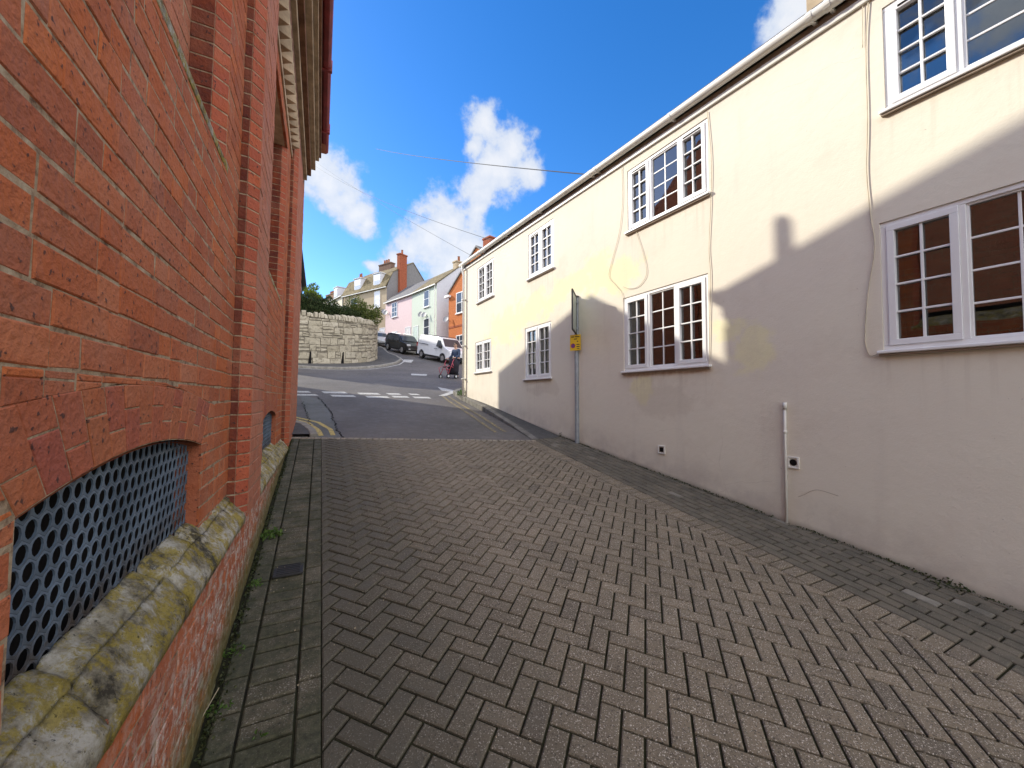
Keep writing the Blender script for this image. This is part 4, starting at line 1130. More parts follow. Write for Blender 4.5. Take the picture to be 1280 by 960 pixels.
def hedge():
    rr = random.Random(12); b = MB(); pts = []
    for _ in range(15000):
        u = rr.uniform(4.5, 13.4); hw = .55; hh = 1.30-.16*max(0, u-8)+.10*math.sin(u*2.1)+.09*math.sin(u*5.3)
        a = rr.uniform(0, 1); k = rr.random()
        if k < .45: h, z = -.32-rr.uniform(0, .12), rr.uniform(-.35, hh)
        elif k < .9: h, z = -.32-rr.uniform(0, 1.2), hh+rr.gauss(0, .05)
        else: h, z = -1.5, rr.uniform(-.3, hh)
        p = wpt(u, wtop(u)+z, h); n = pnoise(p*1.7)*.16+pnoise(p*4)*.06
        pts.append(p+Vector((0, -n, n)))
    leafcloud(b, pts, .085, rr)
    core = MB(); n = 24
    for k in range(n):
        a, c = 4.5+8.2*k/n, 4.5+8.2*(k+1)/n; f = lambda u: 1.10-.16*max(0, u-8)
        core.hexa([wpt(a, wtop(a)-.5, -1.35), wpt(c, wtop(c)-.5, -1.35), wpt(c, wtop(c)-.5, -.47), wpt(a, wtop(a)-.5, -.47), wpt(a, wtop(a)+f(a), -1.35), wpt(c, wtop(c)+f(c), -1.35), wpt(c, wtop(c)+f(c), -.47), wpt(a, wtop(a)+f(a), -.47)])
    T = thing('hedge', 'dark clipped hedge growing along the top of the stone wall', 'hedge', (0, 0, 0))
    b.build('foliage', M['hedge'], T); core.build('branches', simple('hedge_core', (.012, .018, .007), .95, .1), T)
hedge()
def shrub(name, label, cat, cen, rx, rz, n, m, size, seed, trunk=.6, lobes=9):
    rr = random.Random(seed); cen = Vector(cen); T = thing(name, label, cat, (cen.x, cen.y, cen.z-rz-trunk)); base = Vector(T.location)
    lb = [(Vector((rr.gauss(0,1), rr.gauss(0,1), rr.gauss(0,.8))).normalized()*rr.uniform(.35, .75), rr.uniform(.35, .55)) for _ in range(lobes)]
    b = MB(); pts = []
    while len(pts) < n:
        c, r_ = rr.choice(lb); d = Vector((rr.gauss(0,1), rr.gauss(0,1), rr.gauss(0,1))).normalized()*r_*rr.uniform(.6, 1.05); q = c+d
        if q.length > 1.08: continue
        pts.append(cen-base+Vector((q.x*rx, q.y*rx, q.z*rz)))
    leafcloud(b, pts, size, rr); b.build('crown', m, T)
    t = MB()
    t.tube([(0, 0, -.8), (0, 0, trunk*.6), (.05, 0, trunk+rz*.6)], [rx*.08, rx*.06, rx*.02], 7)
    for c, r_ in lb[:5]: t.tube([(0, 0, trunk*.8), (c.x*rx*.5, c.y*rx*.5, trunk+rz*.8+c.z*rz*.3), (c.x*rx, c.y*rx, trunk+rz+c.z*rz)], [rx*.04, rx*.03, rx*.01], 5)
    t.build('trunk', M['bark'], T)
shrub('round_bush', 'rounded sunlit green bush at the right end of the hedge', 'bush', at(451, 393, 24.3), 1.3, 1.15, 7000, M['bush'], .10, 3, .5, 16)
shrub('small_tree', 'small bright yellow-green tree rising behind the left end of the hedge', 'tree', at(395, 366, 29), .95, .75, 2200, M['lime'], .12, 4, 1.2)
shrub('dark_shrub', 'dark brownish shrub at the far left end of the hedge beside the brick hall', 'bush', at(374, 372, 27), .6, .55, 700, M['hedge'], .11, 6, .8)

# ------------------------------------------------------------------ far houses up the hill
M['pink'] = simple('pink_render', (.72, .56, .56), .85, .2, var=.05)
M['mint'] = simple('mint_render', (.56, .62, .53), .85, .2, var=.05)
M['whitewall'] = simple('white_render', (.62, .62, .64), .85, .2, var=.05)
M['buff'] = simple('buff_render', (.46, .37, .25), .85, .2, var=.08)
M['greyend'] = simple('grey_slate_hanging', (.20, .19, .185), .85, .2, var=.12)
M['creamwall'] = simple('cream_render', (.66, .59, .46), .85, .2, var=.05)
M['orange'] = simple('orange_brick', (.46, .15, .05), .9, .2, var=.22, scale=9)
M['chim'] = simple('red_chimney_brick', (.29, .085, .042), .9, .2, var=.3, scale=8)
M['mosstile'] = simple('mossy_tile', (.17, .135, .075), .9, .2, var=.45, scale=3, bump=.3)
M['pot'] = simple('clay_pot', (.30, .11, .05), .85, .2)
M['greywall'] = simple('grey_rendered_wall', (.24, .23, .26), .9, .2, var=.1)
M['dish'] = simple('grey_dish', (.26, .26, .27), .5, .4)
def frame_pts(Pl, Pr):
    """facade frame from its two eave corners (left and right as seen): u along it, n towards the street"""
    u = Vector((Pr.x-Pl.x, Pr.y-Pl.y, 0)); Lg = u.length; u.normalize(); n = Vector((u.y, -u.x, 0))
    return u, n, Lg
def house(name, label, Pl, Pr, z_eave, depth, rise, wall_m, roof_m, parts=(), end_m=None, mansard=None, base=None, cat='house'):
    u, n, Lg = frame_pts(Pl, Pr); o = Vector((Pl.x, Pl.y, 0))
    zb = base if base is not None else min(terr(Pl.x, Pl.y), terr(Pr.x, Pr.y))-.4
    T = thing(name, label, cat, (o.x, o.y, zb), math.atan2(u.y, u.x))
    # local: x along facade, y = depth inwards (away from the street), z up from zb
    ze = z_eave-zb
    b = MB()
    if mansard:
        mz, my = mansard
        prof = [(0, 0), (0, ze), (my, ze+mz), (depth/2, ze+rise), (depth-.0, ze), (depth, 0)]
    else: prof = [(0, 0), (0, ze), (depth/2, ze+rise), (depth, ze), (depth, 0)]
    b.face([(0, 0, 0), (Lg, 0, 0), (Lg, 0, ze), (0, 0, ze)]); b.build('wall', wall_m, T)
    b = MB(); b.face([(0, depth, 0), (Lg, depth, 0), (Lg, depth, ze), (0, depth, ze)]); b.build('rear_wall', wall_m, T)
    for x in (0, Lg): e = MB(); e.face([(x, y, z) for y, z in prof]); e.build('gable', end_m or wall_m, T)
    r = MB(); top = [p for p in prof[1:-1]]; top[0] = (-.18, ze-.10 if not mansard else ze-.05); top[-1] = (depth+.15, ze-.08)
    for i in range(len(top)-1):
        (y0, z0), (y1, z1) = top[i], top[i+1]; d = Vector((y1-y0, z1-z0)).normalized(); nn = Vector((-d.y, d.x))*.07
        r.hexa([(-.06, y0, z0), (Lg+.06, y0, z0), (Lg+.06, y1, z1), (-.06, y1, z1), (-.06, y0+nn.x, z0+nn.y), (Lg+.06, y0+nn.x, z0+nn.y), (Lg+.06, y1+nn.x, z1+nn.y), (-.06, y1+nn.x, z1+nn.y)])
    r.build('roof', roof_m, T)
    g_ = MB(); g_.box2((-.05, -.24, ze-.13), (Lg+.05, -.14, ze-.05)); g_.build('gutter', M['gutter_white'], T)
    return T, Lg, ze
M['pane_far'] = simple('far_glass', (.05, .06, .08), .08, .6, var=.2)
def hwin(T, x, z, w, h, bars=(2, 4), m=None, door=False):
    f = MB(); fw = .06
    f.box2((x, -.05, z), (x+w, .01, z+fw)); f.box2((x, -.05, z+h-fw), (x+w, .01, z+h)); f.box2((x, -.05, z+fw), (x+fw, .01, z+h-fw)); f.box2((x+w-fw, -.05, z+fw), (x+w, .01, z+h-fw))
    for k in range(1, bars[0]): q = x+w*k/bars[0]; f.box2((q-.022, -.045, z+fw), (q+.022, 0, z+h-fw))
    for k in range(1, bars[1]): q = z+h*k/bars[1]; f.box2((x+fw, -.042, q-.02), (x+w-fw, 0, q+.02))
    if not door: f.box2((x-.06, -.12, z-.07), (x+w+.06, .01, z-.002))
    o = f.build('door_frame' if door else 'window', M['white'], T)
    g_ = MB(); g_.box2((x+fw, -.03, z+fw), (x+w-fw, -.015, z+h-fw)); g_.build('door_leaf' if door else 'pane', m or M['pane_far'], o)
    return o
def chimney(T, c, d, h, m, pots=2, along='x'):
    b = MB(); b.box2((c[0]-d[0]/2, c[1]-d[1]/2, c[2]), (c[0]+d[0]/2, c[1]+d[1]/2, c[2]+h)); b.box2((c[0]-d[0]/2-.06, c[1]-d[1]/2-.06, c[2]+h-.14), (c[0]+d[0]/2+.06, c[1]+d[1]/2+.06, c[2]+h))
    o = b.build('chimney', m, T, bevel=.02)
    for k in range(pots):
        p = MB(); t = (k-(pots-1)/2)*.38; x = c[0]+(t if along == 'x' else 0); y = c[1]+(t if along == 'y' else 0)
        p.tube([(x, y, c[2]+h), (x, y, c[2]+h+.08), (x, y, c[2]+h+.45), (x, y, c[2]+h+.5)], [.16, .12, .10, .13], 10); p.build('chimney_pot', M['pot'], o)
def dish(T, x, z):
    b = MB(); c = Vector((x, -.35, z)); ax = Vector((.35, -1, .35)).normalized(); a = ax.cross(Vector((0,0,1))).normalized(); e = a.cross(ax); n = 14; vs = [c-ax*.06]
    for r_ in (.14, .27):
        vs += [c+ax*(r_*r_*.6-.06)+(a*math.cos(2*math.pi*k/n)+e*math.sin(2*math.pi*k/n))*r_ for k in range(n)]
    b.add(vs, [(0, 1+k, 1+(k+1) % n) for k in range(n)]+[(1+k, 1+(k+1) % n, 1+n+(k+1) % n, 1+n+k) for k in range(n)])
    b.tube([(x, 0, z-.1), (x, -.3, z-.05)], .02, 6); b.tube([c-e*.25, c+ax*.3-e*.1], .012, 5); b.build('satellite_dish', M['dish'], T)
Pg_r, Pg_l = at(546, 355, 34), at(515, 362.5, 37.4); Pp_l = at(482, 373, 41)
zg = 11.55
TG, Lg_, ze_ = house('mint_green_house', 'pale green terraced house with a white side wall behind the van', Pg_l, Pg_r, zg, 5.0, 2.1, M['mint'], M['mosstile'], end_m=M['whitewall'])
hwin(TG, Lg_*.52, ze_-1.75, .95, 1.45, (1, 2)); hwin(TG, Lg_*.52, ze_-4.35, 1.0, 1.55, (1, 2))
hwin(TG, .35, ze_-5.3, .95, 2.1, (1, 1), m=simple('pale_green_door', (.45, .55, .50), .5, .3), door=True)
dish(TG, Lg_*.50, ze_-2.35); dish(TG, Lg_*.64, ze_-2.5)
chimney(TG, (Lg_-.35, 2.5, ze_+1.3), (.55, .9), 1.25, M['tan_render'], 1, 'y')
b = MB(); b.tube([(Lg_-.15, -.1, 0), (Lg_-.15, -.1, ze_-.1)], .04, 8); b.build('downpipe', M['gutter_white'], TG)
TP, Lp, zep = house('pale_pink_house', 'pale pink terraced house joined to the green one', Pp_l, Pg_l-(Pg_r-Pg_l).normalized()*.02, zg, 5.0, 2.1, M['pink'], M['slate'])
hwin(TP, Lp*.27, zep-1.75, 1.05, 1.45, (2, 3)); hwin(TP, Lp*.25, zep-4.6, 1.2, 1.35, (3, 3)); hwin(TP, Lp*.78, zep-5.2, .95, 2.1, (1, 1), m=simple('white_door', (.6, .6, .6), .5, .3), door=True)
dish(TP, Lp*.03, zep-.95); dish(TP, Lp*.12, zep-1.15)
Pb_r = at(483.5, 358, 42.0); Pb_l = at(429, 371, 46.3); zb_ = at(484, 357, 41.7).z
Tb, Lb, zeb = house('buff_mansard_house', 'tall buff rendered house with a mossy mansard roof and white dormers', Pb_l, Pb_r, zb_, 7.3, 3.6, M['buff'], M['mosstile'], end_m=M['greyend'], mansard=(1.8, .8))
chimney(Tb, (Lb+.05, 2.0, zeb-1.5), (.5, 1.0), 5.55, M['chim'], 1, 'y')
chimney(Tb, (Lb*.42, 3.6, zeb+3.0), (2.2, .6), 1.3, simple('sooty_chimney', (.16, .10, .075), .9, .2), 3)
def dormer(T, x, z, w, h):
    b = MB(); b.box2((x, .05, z), (x+w, 1.6, z+h)); b.box2((x-.08, -.03, z+h), (x+w+.08, 1.7, z+h+.08)); o = b.build('dormer', M['whitewall'], T)
    f = MB(); f.box2((x+.1, .02, z+.1), (x+w-.1, .06, z+h-.1)); f.build('dormer_blind', M['white'], o)
    f = MB(); f.box2((x+.18, .005, z+.2), (x+w-.18, .03, z+h*.5)); f.build('pane', simple('pale_pane', (.55, .58, .62), .2, .5), o)
dormer(Tb, Lb*.26, zeb+.15, 1.25, 1.55); dormer(Tb, Lb*.70, zeb+.15, 1.25, 1.55)
hwin(Tb, Lb*.20, zeb-2.5, 1.15, 2.0, (1, 2)); hwin(Tb, Lb*.74, zeb-2.1, .95, 1.8, (1, 2), m=M['white']); hwin(Tb, Lb*.86, zeb-6.5, .9, 2.1, (1, 1), m=M['white'], door=True)
b = MB(); b.tube([(.1, -.1, 0), (.1, -.1, zeb)], .06, 8); b.build('downpipe', M['sign_edge'], Tb)
Pc_r = at(428.3, 369.5, 46.6); Pc_l = at(411, 375.5, 50)
Tc, Lc, zec = house('small_cream_house', 'small cream house with a grey slate roof, left of the mansard house', Pc_l, Pc_r, at(428, 369, 46.6).z, 6.0, 2.2, M['creamwall'], M['slate'])
chimney(Tc, (Lc*.88, 2.4, zec+1.0), (1.3, .6), 1.7, M['chim'], 2)
dormer(Tc, Lc*.35, zec+.2, 1.2, 1.2); dish(Tc, Lc*.5, zec-.9)
Ph_r = at(408, 372, 55); Ph_l = at(388, 374, 58)
Th, Lh, zeh = house('distant_brick_house', 'distant house with a broad brick chimney stack behind the small tree', Ph_l, Ph_r, at(400, 377, 56).z, 6, 1.2, M['creamwall'], M['slate'])
chimney(Th, (Lh*.35, 2.5, zeh+.3), (2.6, .8), 1.5, simple('brown_stack', (.26, .16, .10), .9, .2), 4)
# red gable-fronted house at right: gable faces the street
def red_house():
    A = at(561, 367, 33); ap = at(596, 309, 30.3)
    u = Vector((ap.x-A.x, ap.y-A.y, 0)); half = u.length; u.normalize(); n = Vector((u.y, -u.x, 0)); zb = terr(A.x, A.y)-.5
    T = thing('orange_brick_house', 'gable-fronted orange brick house between the green house and the cream corner', 'house', (A.x, A.y, zb), math.atan2(u.y, u.x))
    ze, za = A.z-zb, ap.z-zb; Lg = 2*half
    b = MB(); dep = 8
    b.face([(0,0,0), (Lg,0,0), (Lg,0,ze), (half,0,za), (0,0,ze)]); b.face([(0,0,0), (0,dep,0), (0,dep,ze), (0,0,ze)]); b.face([(Lg,0,0), (Lg,dep,0), (Lg,dep,ze), (Lg,0,ze)]); b.face([(0,dep,0), (Lg,dep,0), (Lg,dep,ze), (half,dep,za), (0,dep,ze)])
    b.build('wall', M['orange'], T)
    r = MB()
    for sx in (0, 1):
        x0, x1 = (-.25, half) if sx == 0 else (Lg+.25, half); z0, z1 = ze-.2, za
        r.hexa([(x0, -.10, z0), (x1, -.10, z1), (x1, dep, z1), (x0, dep, z0), (x0, -.10, z0+.14), (x1, -.10, z1+.14), (x1, dep, z1+.14), (x0, dep, z0+.14)])
    r.build('roof', M['slate'], T)
    r = MB(); r.box2((-.3, -.28, ze-.38), (.35, -.02, ze-.2)); r.build('eave_box', M['white'], T)
    hwin(T, half*.30, ze-1.9, 1.5, 1.7, (2, 2)); hwin(T, half*.30, ze-5.2, 1.5, 1.5, (3, 3))
    r = MB(); r.box2((0.02, -.03, ze-3.0), (Lg-.02, .0, ze-2.85)); r.build('string_course', M['chim'], T)
    cw = Matrix.Rotation(-T.rotation_euler.z, 4, 'Z') @ (at(612, 312, 32.5)-Vector(T.location))
    chimney(T, (cw.x, cw.y, cw.z-.8), (.9, .7), 1.75, M['chim'], 0)
    dish(T, .05, ze-2.2)
red_house()
# houses on the left, beyond the hedge and behind the brick hall
def block(name, label, x0, x1, y0, y1, ze, rise, m, ridge='y', hip=0.0, cat='house', zb=None):
    zb = terr(x1, y0)-1 if zb is None else zb; T = thing(name, label, cat, (x0, y0, zb)); w, l = x1-x0, y1-y0; e = ze-zb
    b = MB()
    pr = [(0, 0), (0, e), (w/2, e+rise), (w, e), (w, 0)] if ridge == 'y' else None
    if ridge == 'y':
        b.face([(x, 0, z) for x, z in pr]); b.face([(x, l, z) for x, z in pr])
        for x in (0, w): b.face([(x, 0, 0), (x, l, 0), (x, l, e), (x, 0, e)])
    b.build('wall', m, T)
    r = MB()
    for xa, xb in ((-.35, w/2), (w+.35, w/2)):
        za = e-.35*rise/(w/2)
        r.hexa([(xa, -.15, za), (xb, -.15, e+rise), (xb, l+.15, e+rise), (xa, l+.15, za), (xa, -.15, za+.1), (xb, -.15, e+rise+.1), (xb, l+.15, e+rise+.1), (xa, l+.15, za+.1)])
    r.build('roof', M['slate'], T)
    r = MB(); r.tube([(w+.38, -.1, e-.1), (w+.38, l, e-.1)], .06, 8); r.tube([(w+.08, .3, 0), (w+.08, .3, e-.2), (w+.36, .3, e-.1)], .05, 8); r.build('gutter', M['sign_edge'], T)
    return T, e
TB, eB = block('grey_terrace_house', 'tall grey house just showing past the corner of the brick hall', -5.2, -1.78, 33, 46, 12.8, .75, M['greywall'])
for k in range(3):
    for zf in (2.2, 5.4):
        f = MB(); f.box2((3.40, 2+k*4, zf), (3.45, 3.1+k*4, zf+1.6)); o = f.build('window', M['white'], TB)
        f = MB(); f.box2((3.45, 2.1+k*4, zf+.1), (3.46, 3.0+k*4, zf+1.5)); f.build('pane', M['pane_far'], o)
block('garden_house', 'cream rendered house beyond the hedge, mostly hidden behind the brick hall', -6.2, -2.1, 25.2, 32.8, 9.6, 2.3, M['creamwall'])
# gable-fronted neighbour of the brick hall whose shadow crosses the cream wall
def neighbour():
    T = thing('gabled_neighbour', 'low-gabled rendered house next beyond the brick hall on the left', 'house', (-1.6, 9.4, 0))
    prof = [(0, 0), (0, 6.55), (2.79, 8.10), (6.13, 6.80), (6.13, 0)]
    b = MB(); b.face([(0, y, z) for y, z in prof]); b.face([(-7, y, z) for y, z in prof])
    for y, z in ((0, 6.55), (6.13, 6.80)): b.face([(0, y, 0), (-7, y, 0), (-7, y, z), (0, y, z)])
    b.build('wall', M['creamwall'], T)
    r = MB()
    for i in (1, 2):
        (y0, z0), (y1, z1) = prof[i], prof[i+1]; r.hexa([(.0, y0, z0+.003), (-7, y0, z0+.003), (-7, y1, z1+.003), (0, y1, z1+.003), (.0, y0, z0+.08), (-7, y0, z0+.08), (-7, y1, z1+.08), (0, y1, z1+.08)])
    r.build('roof', M['slate'], T)
    for zf in (2.6, 4.6):
        f = MB(); f.box2((0.002, 2.2, zf), (.05, 3.4, zf+1.2)); o = f.build('window', M['white'], T)
        f = MB(); f.box2((.05, 2.3, zf+.1), (.06, 3.3, zf+1.1)); f.build('pane', M['pane_far'], o)
neighbour()

# ------------------------------------------------------------------ vehicles
M['tyre'] = simple('tyre_rubber', (.018, .018, .018), .85, .3); M['rim'] = simple('alloy_rim', (.42, .42, .43), .35, .5, metal=.6, var=.1)
M['carglass'] = simple('car_glass', (.05, .058, .07), .06, .6, var=.1); M['plastic'] = simple('black_plastic', (.03, .03, .032), .6, .35)
M['lamp'] = simple('headlamp', (.62, .64, .66), .12, .6, var=.05); M['tail'] = simple('tail_lamp', (.35, .02, .02), .2, .5)
def carpaint(nm, c):
    t = NT(nm); f = t.noise(3, 4); t.color(t.ramp(f, [(.3, tuple(x*.92 for x in c)), (.7, c)])); t.b.inputs['Coat Weight'].default_value = .6; t.b.inputs['Coat Roughness'].default_value = .06; return t.done(.35, .45)
def vehicle(name, label, cat, loc, heading, pitch, Ln, Wd, prof, beam, side_glass, wscreen, rscreen, wheels, wr, paint, lamps, handles, extras=None, trim=True):
    """prof: closed side outline (x forward, z up), widths taper above the beam line"""
    T = thing(name, label, cat, loc, heading); T.rotation_euler = (0, -pitch, heading)
    zt = max(z for _, z in prof)
    def hw(z, x=0):
        k = Wd/2
        if z > beam: k -= (z-beam)/(zt-beam)*.16
        elif z < .45: k -= (.45-z)*.15
        e = max(0, abs(x)-(Ln/2-.35))/.35
        return k-.14*e*e
    # subdivide the outline for the taper to show
    o = []
    for i in range(len(prof)):
        a, c = prof[i], prof[(i+1) % len(prof)]; n = max(1, int(math.hypot(c[0]-a[0], c[1]-a[1])/.18))
        o += [(a[0]+(c[0]-a[0])*k/n, a[1]+(c[1]-a[1])*k/n) for k in range(n)]
    b = MB(); n = len(o)
    bm = bmesh.new()
    L_ = [bm.verts.new((x, hw(z, x), z)) for x, z in o]; R_ = [bm.verts.new((x, -hw(z, x), z)) for x, z in o]
    for i in range(n): bm.faces.new((L_[i], L_[(i+1) % n], R_[(i+1) % n], R_[i]))
    bmesh.ops.triangle_fill(bm, edges=[bm.edges.get((L_[i], L_[(i+1) % n])) for i in range(n)], use_beauty=True)
    bmesh.ops.triangle_fill(bm, edges=[bm.edges.get((R_[i], R_[(i+1) % n])) for i in range(n)], use_beauty=True)
    bmesh.ops.recalc_face_normals(bm, faces=bm.faces)
    me = bpy.data.meshes.new('body'); bm.to_mesh(me); bm.free(); me.materials.append(paint); B = bpy.data.objects.new('body', me); C.objects.link(B); B.parent = T
    bv = B.modifiers.new('bevel', 'BEVEL'); bv.width = .05; bv.segments = 3; bv.limit_method = 'ANGLE'; bv.angle_limit = R(50)
    for sg in (1, -1):
        for poly in side_glass:
            g_ = MB(); m = len(poly); g_.add([(x, sg*(hw(z, x)+.006), z) for x, z in poly], [tuple(range(m)) if sg < 0 else tuple(range(m))[::-1]]); g_.build('side_window', M['carglass'], T)
        for wx in wheels:
            t = MB(); t.tube([(wx, sg*(Wd/2-.24), wr), (wx, sg*(Wd/2-.005), wr)], wr, 20); w_ = t.build('wheel', M['tyre'], T, bevel=.03)
            r = MB(); r.tube([(wx, sg*(Wd/2-.02), wr), (wx, sg*(Wd/2+.006), wr)], wr*.62, 16); r.build('rim', M['rim'], w_)
            a = MB(); m = 18; pts = [(wx+(wr+.07)*math.cos(math.pi*k/m), wr+(wr+.07)*math.sin(math.pi*k/m)) for k in range(m+1)]
            inn = [(wx+(wr*.98)*math.cos(math.pi*k/m), wr+(wr*.98)*math.sin(math.pi*k/m)) for k in range(m+1)]
            a.add([(x, sg*(hw(z, x)+.004), z) for x, z in pts+inn], [(k, k+1, m+2+k, m+1+k) for k in range(m)]); a.build('wheel_arch', M['plastic'], T)
        for hx, hz in handles:
            h = MB(); h.box((hx, sg*(hw(hz, hx)+.015), hz), (.18, .03, .035)); h.build('door_handle', M['plastic'], T)
        if trim:
            h = MB(); x0, x1 = min(wheels)+wr+.1, max(wheels)-wr-.1; h.hexa([(x0, sg*(hw(.3)), .26), (x1, sg*hw(.3), .26), (x1, sg*(hw(.3)+.02), .26), (x0, sg*(hw(.3)+.02), .26), (x0, sg*hw(.42), .42), (x1, sg*hw(.42), .42), (x1, sg*(hw(.42)+.02), .42), (x0, sg*(hw(.42)+.02), .42)]); h.build('sill_trim', M['plastic'], T)
    for nm, ((xa, za), (xb, zb)) in (('windscreen', wscreen), ('rear_window', rscreen)):
        d = Vector((xb-xa, zb-za)).normalized(); nn = Vector((d.y, -d.x)); 
        if nn.y < 0: nn = -nn
        nn *= .008; g_ = MB(); g_.add([(xa+nn.x, hw(za, 0)-.10, za+nn.y), (xb+nn.x, hw(zb, 0)-.10, zb+nn.y), (xb+nn.x, -hw(zb, 0)+.10, zb+nn.y), (xa+nn.x, -hw(za, 0)+.10, za+nn.y)], [(0,1,2,3)]); g_.build(nm, M['carglass'], T)
    for kind, x, y, z, sx, sy, sz in lamps:
        for sg in (1, -1):
            h = MB(); h.box((x, sg*y, z), (sx, sy, sz)); h.build({'h': 'headlight', 't': 'tail_light', 'm': 'mirror', 'g': 'bumper', 'f': 'fog_light'}[kind], {'h': M['lamp'], 't': M['tail'], 'm': M['plastic'], 'g': M['plastic'], 'f': M['lamp']}[kind], T, bevel=.02)
    if extras: extras(T, hw)
    T.scale = (.92, .92, .90)
    return T
dirv = (at(572, 440, 27.5)-at(526, 440, 31)); head = math.atan2(dirv.y, dirv.x)
gd = Vector((dirv.x, dirv.y)).normalized()
def place(x, D, ln):   # ground point under the vehicle middle
    p = at(x, 440, D); q = Vector((p.x, p.y))
    z0 = terr(*(q-gd*ln/2)); z1 = terr(*(q+gd*ln/2)); return (q.x, q.y, (z0+z1)/2), math.atan2(z1-z0, ln)
Vn = 4.9
loc, pt_ = place(551, 29.2, Vn)
def van_extra(T, hw):
    for x in (-1.6, -.5, .7):
        h = MB(); h.tube([(x, -.7, 1.99), (x, .7, 1.99)], .025, 6)
        for s in (-.68, .68): h.tube([(x, s, 1.92), (x, s, 1.99)], .03, 6)
        h.build('roof_bar', M['plastic'], T)
    for sg in (1, -1): h = MB(); h.box((-1.3, sg*(hw(1.05)+.012), 1.22), (1.4, .02, .05)); h.build('slide_rail', M['plastic'], T)
vehicle('white_van', 'white panel van with roof bars parked in front of the green house', 'van', loc, head, pt_, Vn, 1.9,
    [(-2.42,.38), (-2.45,.7), (-2.42,1.5), (-2.32,1.9), (-2.1,1.95), (.55,1.95), (.95,1.88), (1.62,1.22), (2.25,1.02), (2.42,.85), (2.44,.45), (2.35,.3), (-2.3,.3)], 1.15,
    [[(.55,1.16), (1.45,1.14), (1.42,1.22), (.98,1.66), (.60,1.68)]], ((1.0,1.84), (1.60,1.25)), ((-2.36,1.72), (-2.44,1.15)), (-1.5, 1.55), .33, carpaint('van_white', (.72, .73, .75)),
    [('h', 2.22, .72, .88, .3, .28, .22), ('t', -2.44, .86, 1.1, .05, .10, .3), ('m', 1.3, 1.06, 1.18, .14, .2, .26), ('g', 2.40, .45, .42, .12, .88, .22)], [(.42, .98), (.68, .98)], van_extra)
loc, pt_ = place(504, 33.2, 4.4)
def suv_extra(T, hw):
    h = MB()
    for s in (.6, -.6): h.tube([(-1.5, s, 1.66), (-1.4, s, 1.71), (.3, s, 1.71), (.45, s, 1.66)], .02, 6)
    h.build('roof_rail', M['rim'], T)
vehicle('black_suv', 'black sport utility car with alloy wheels parked behind the white van', 'car', loc, head, pt_, 4.4, 1.84,
    [(-2.15,.42), (-2.2,.7), (-2.14,1.05), (-1.95,1.42), (-1.75,1.63), (-1.2,1.68), (.0,1.66), (.35,1.57), (.98,1.10), (1.9,.98), (2.15,.82), (2.2,.5), (2.1,.34), (-2.05,.34)], 1.02,
    [[(-1.75,1.08), (-.45,1.06), (-.45,1.52), (-1.5,1.52)], [(-.38,1.06), (.82,1.06), (.38,1.5), (-.38,1.52)]], ((.5,1.57), (1.02,1.15)), ((-1.82,1.58), (-2.08,1.12)), (-1.35, 1.35), .36, carpaint('car_black', (.012, .013, .016)),
    [('h', 2.06, .70, .84, .26, .3, .16), ('t', -2.12, .72, .95, .1, .22, .25), ('m', .75, 1.0, 1.1, .14, .2, .17), ('f', 2.17, .62, .5, .06, .16, .1), ('g', 2.16, .3, .66, .06, .55, .2)], [(-.55, .92), (.35, .92)], suv_extra)
loc, pt_ = place(470, 37.3, 4.2)
vehicle('silver_car', 'silver hatchback half hidden behind the end of the stone wall', 'car', loc, head, pt_, 4.2, 1.76,
    [(-2.05,.35), (-2.1,.75), (-2.0,1.0), (-1.6,1.38), (-1.0,1.48), (.1,1.46), (.5,1.36), (1.1,.98), (1.85,.84), (2.08,.62), (2.08,.4), (1.95,.28), (-1.95,.28)], .92,
    [[(-1.6,.97), (-.4,.95), (-.4,1.34), (-1.35,1.32)], [(-.33,.95), (.85,.94), (.4,1.3), (-.33,1.34)]], ((.55,1.33), (1.06,1.01)), ((-1.65,1.34), (-1.98,1.02)), (-1.3, 1.3), .31, carpaint('car_silver', (.40, .41, .43)),
    [('h', 1.95, .66, .70, .24, .3, .14), ('t', -2.0, .68, .88, .1, .22, .22), ('m', .75, .96, .98, .12, .18, .14), ('g', 2.04, .4, .42, .08, .78, .14)], [(-.5, .84), (.35, .84)])

# ------------------------------------------------------------------ person and rollator
def skin_mesh(name, verts, edges, radii, m, parent, root=0, sub=2):
    me = bpy.data.meshes.new(name); me.from_pydata(verts, edges, []); me.materials.append(m)
    o = bpy.data.objects.new(name, me); C.objects.link(o); o.parent = parent
    md = o.modifiers.new('skin', 'SKIN'); md.use_smooth_shade = True
    lay = me.skin_vertices[0] if me.skin_vertices else None
    if lay is None:
        bm = bmesh.new(); bm.from_mesh(me); bm.verts.layers.skin.verify(); bm.to_mesh(me); bm.free(); lay = me.skin_vertices[0]
    for i, r_ in enumerate(radii):
        lay.data[i].radius = (r_, r_) if not isinstance(r_, tuple) else r_; lay.data[i].use_root = (i == root)
    s = o.modifiers.new('sub', 'SUBSURF'); s.levels = sub; s.render_levels = sub
    return o
M['skin'] = simple('skin', (.48, .29, .21), .6, .35, var=.06); M['jacket'] = simple('navy_jacket', (.045, .065, .11), .85, .2, var=.2, scale=14)
M['trouser'] = simple('dark_trousers', (.03, .032, .045), .9, .2); M['hair'] = simple('dark_hair', (.03, .022, .018), .7, .3); M['shoe'] = simple('black_shoes', (.02, .02, .02), .6, .3)
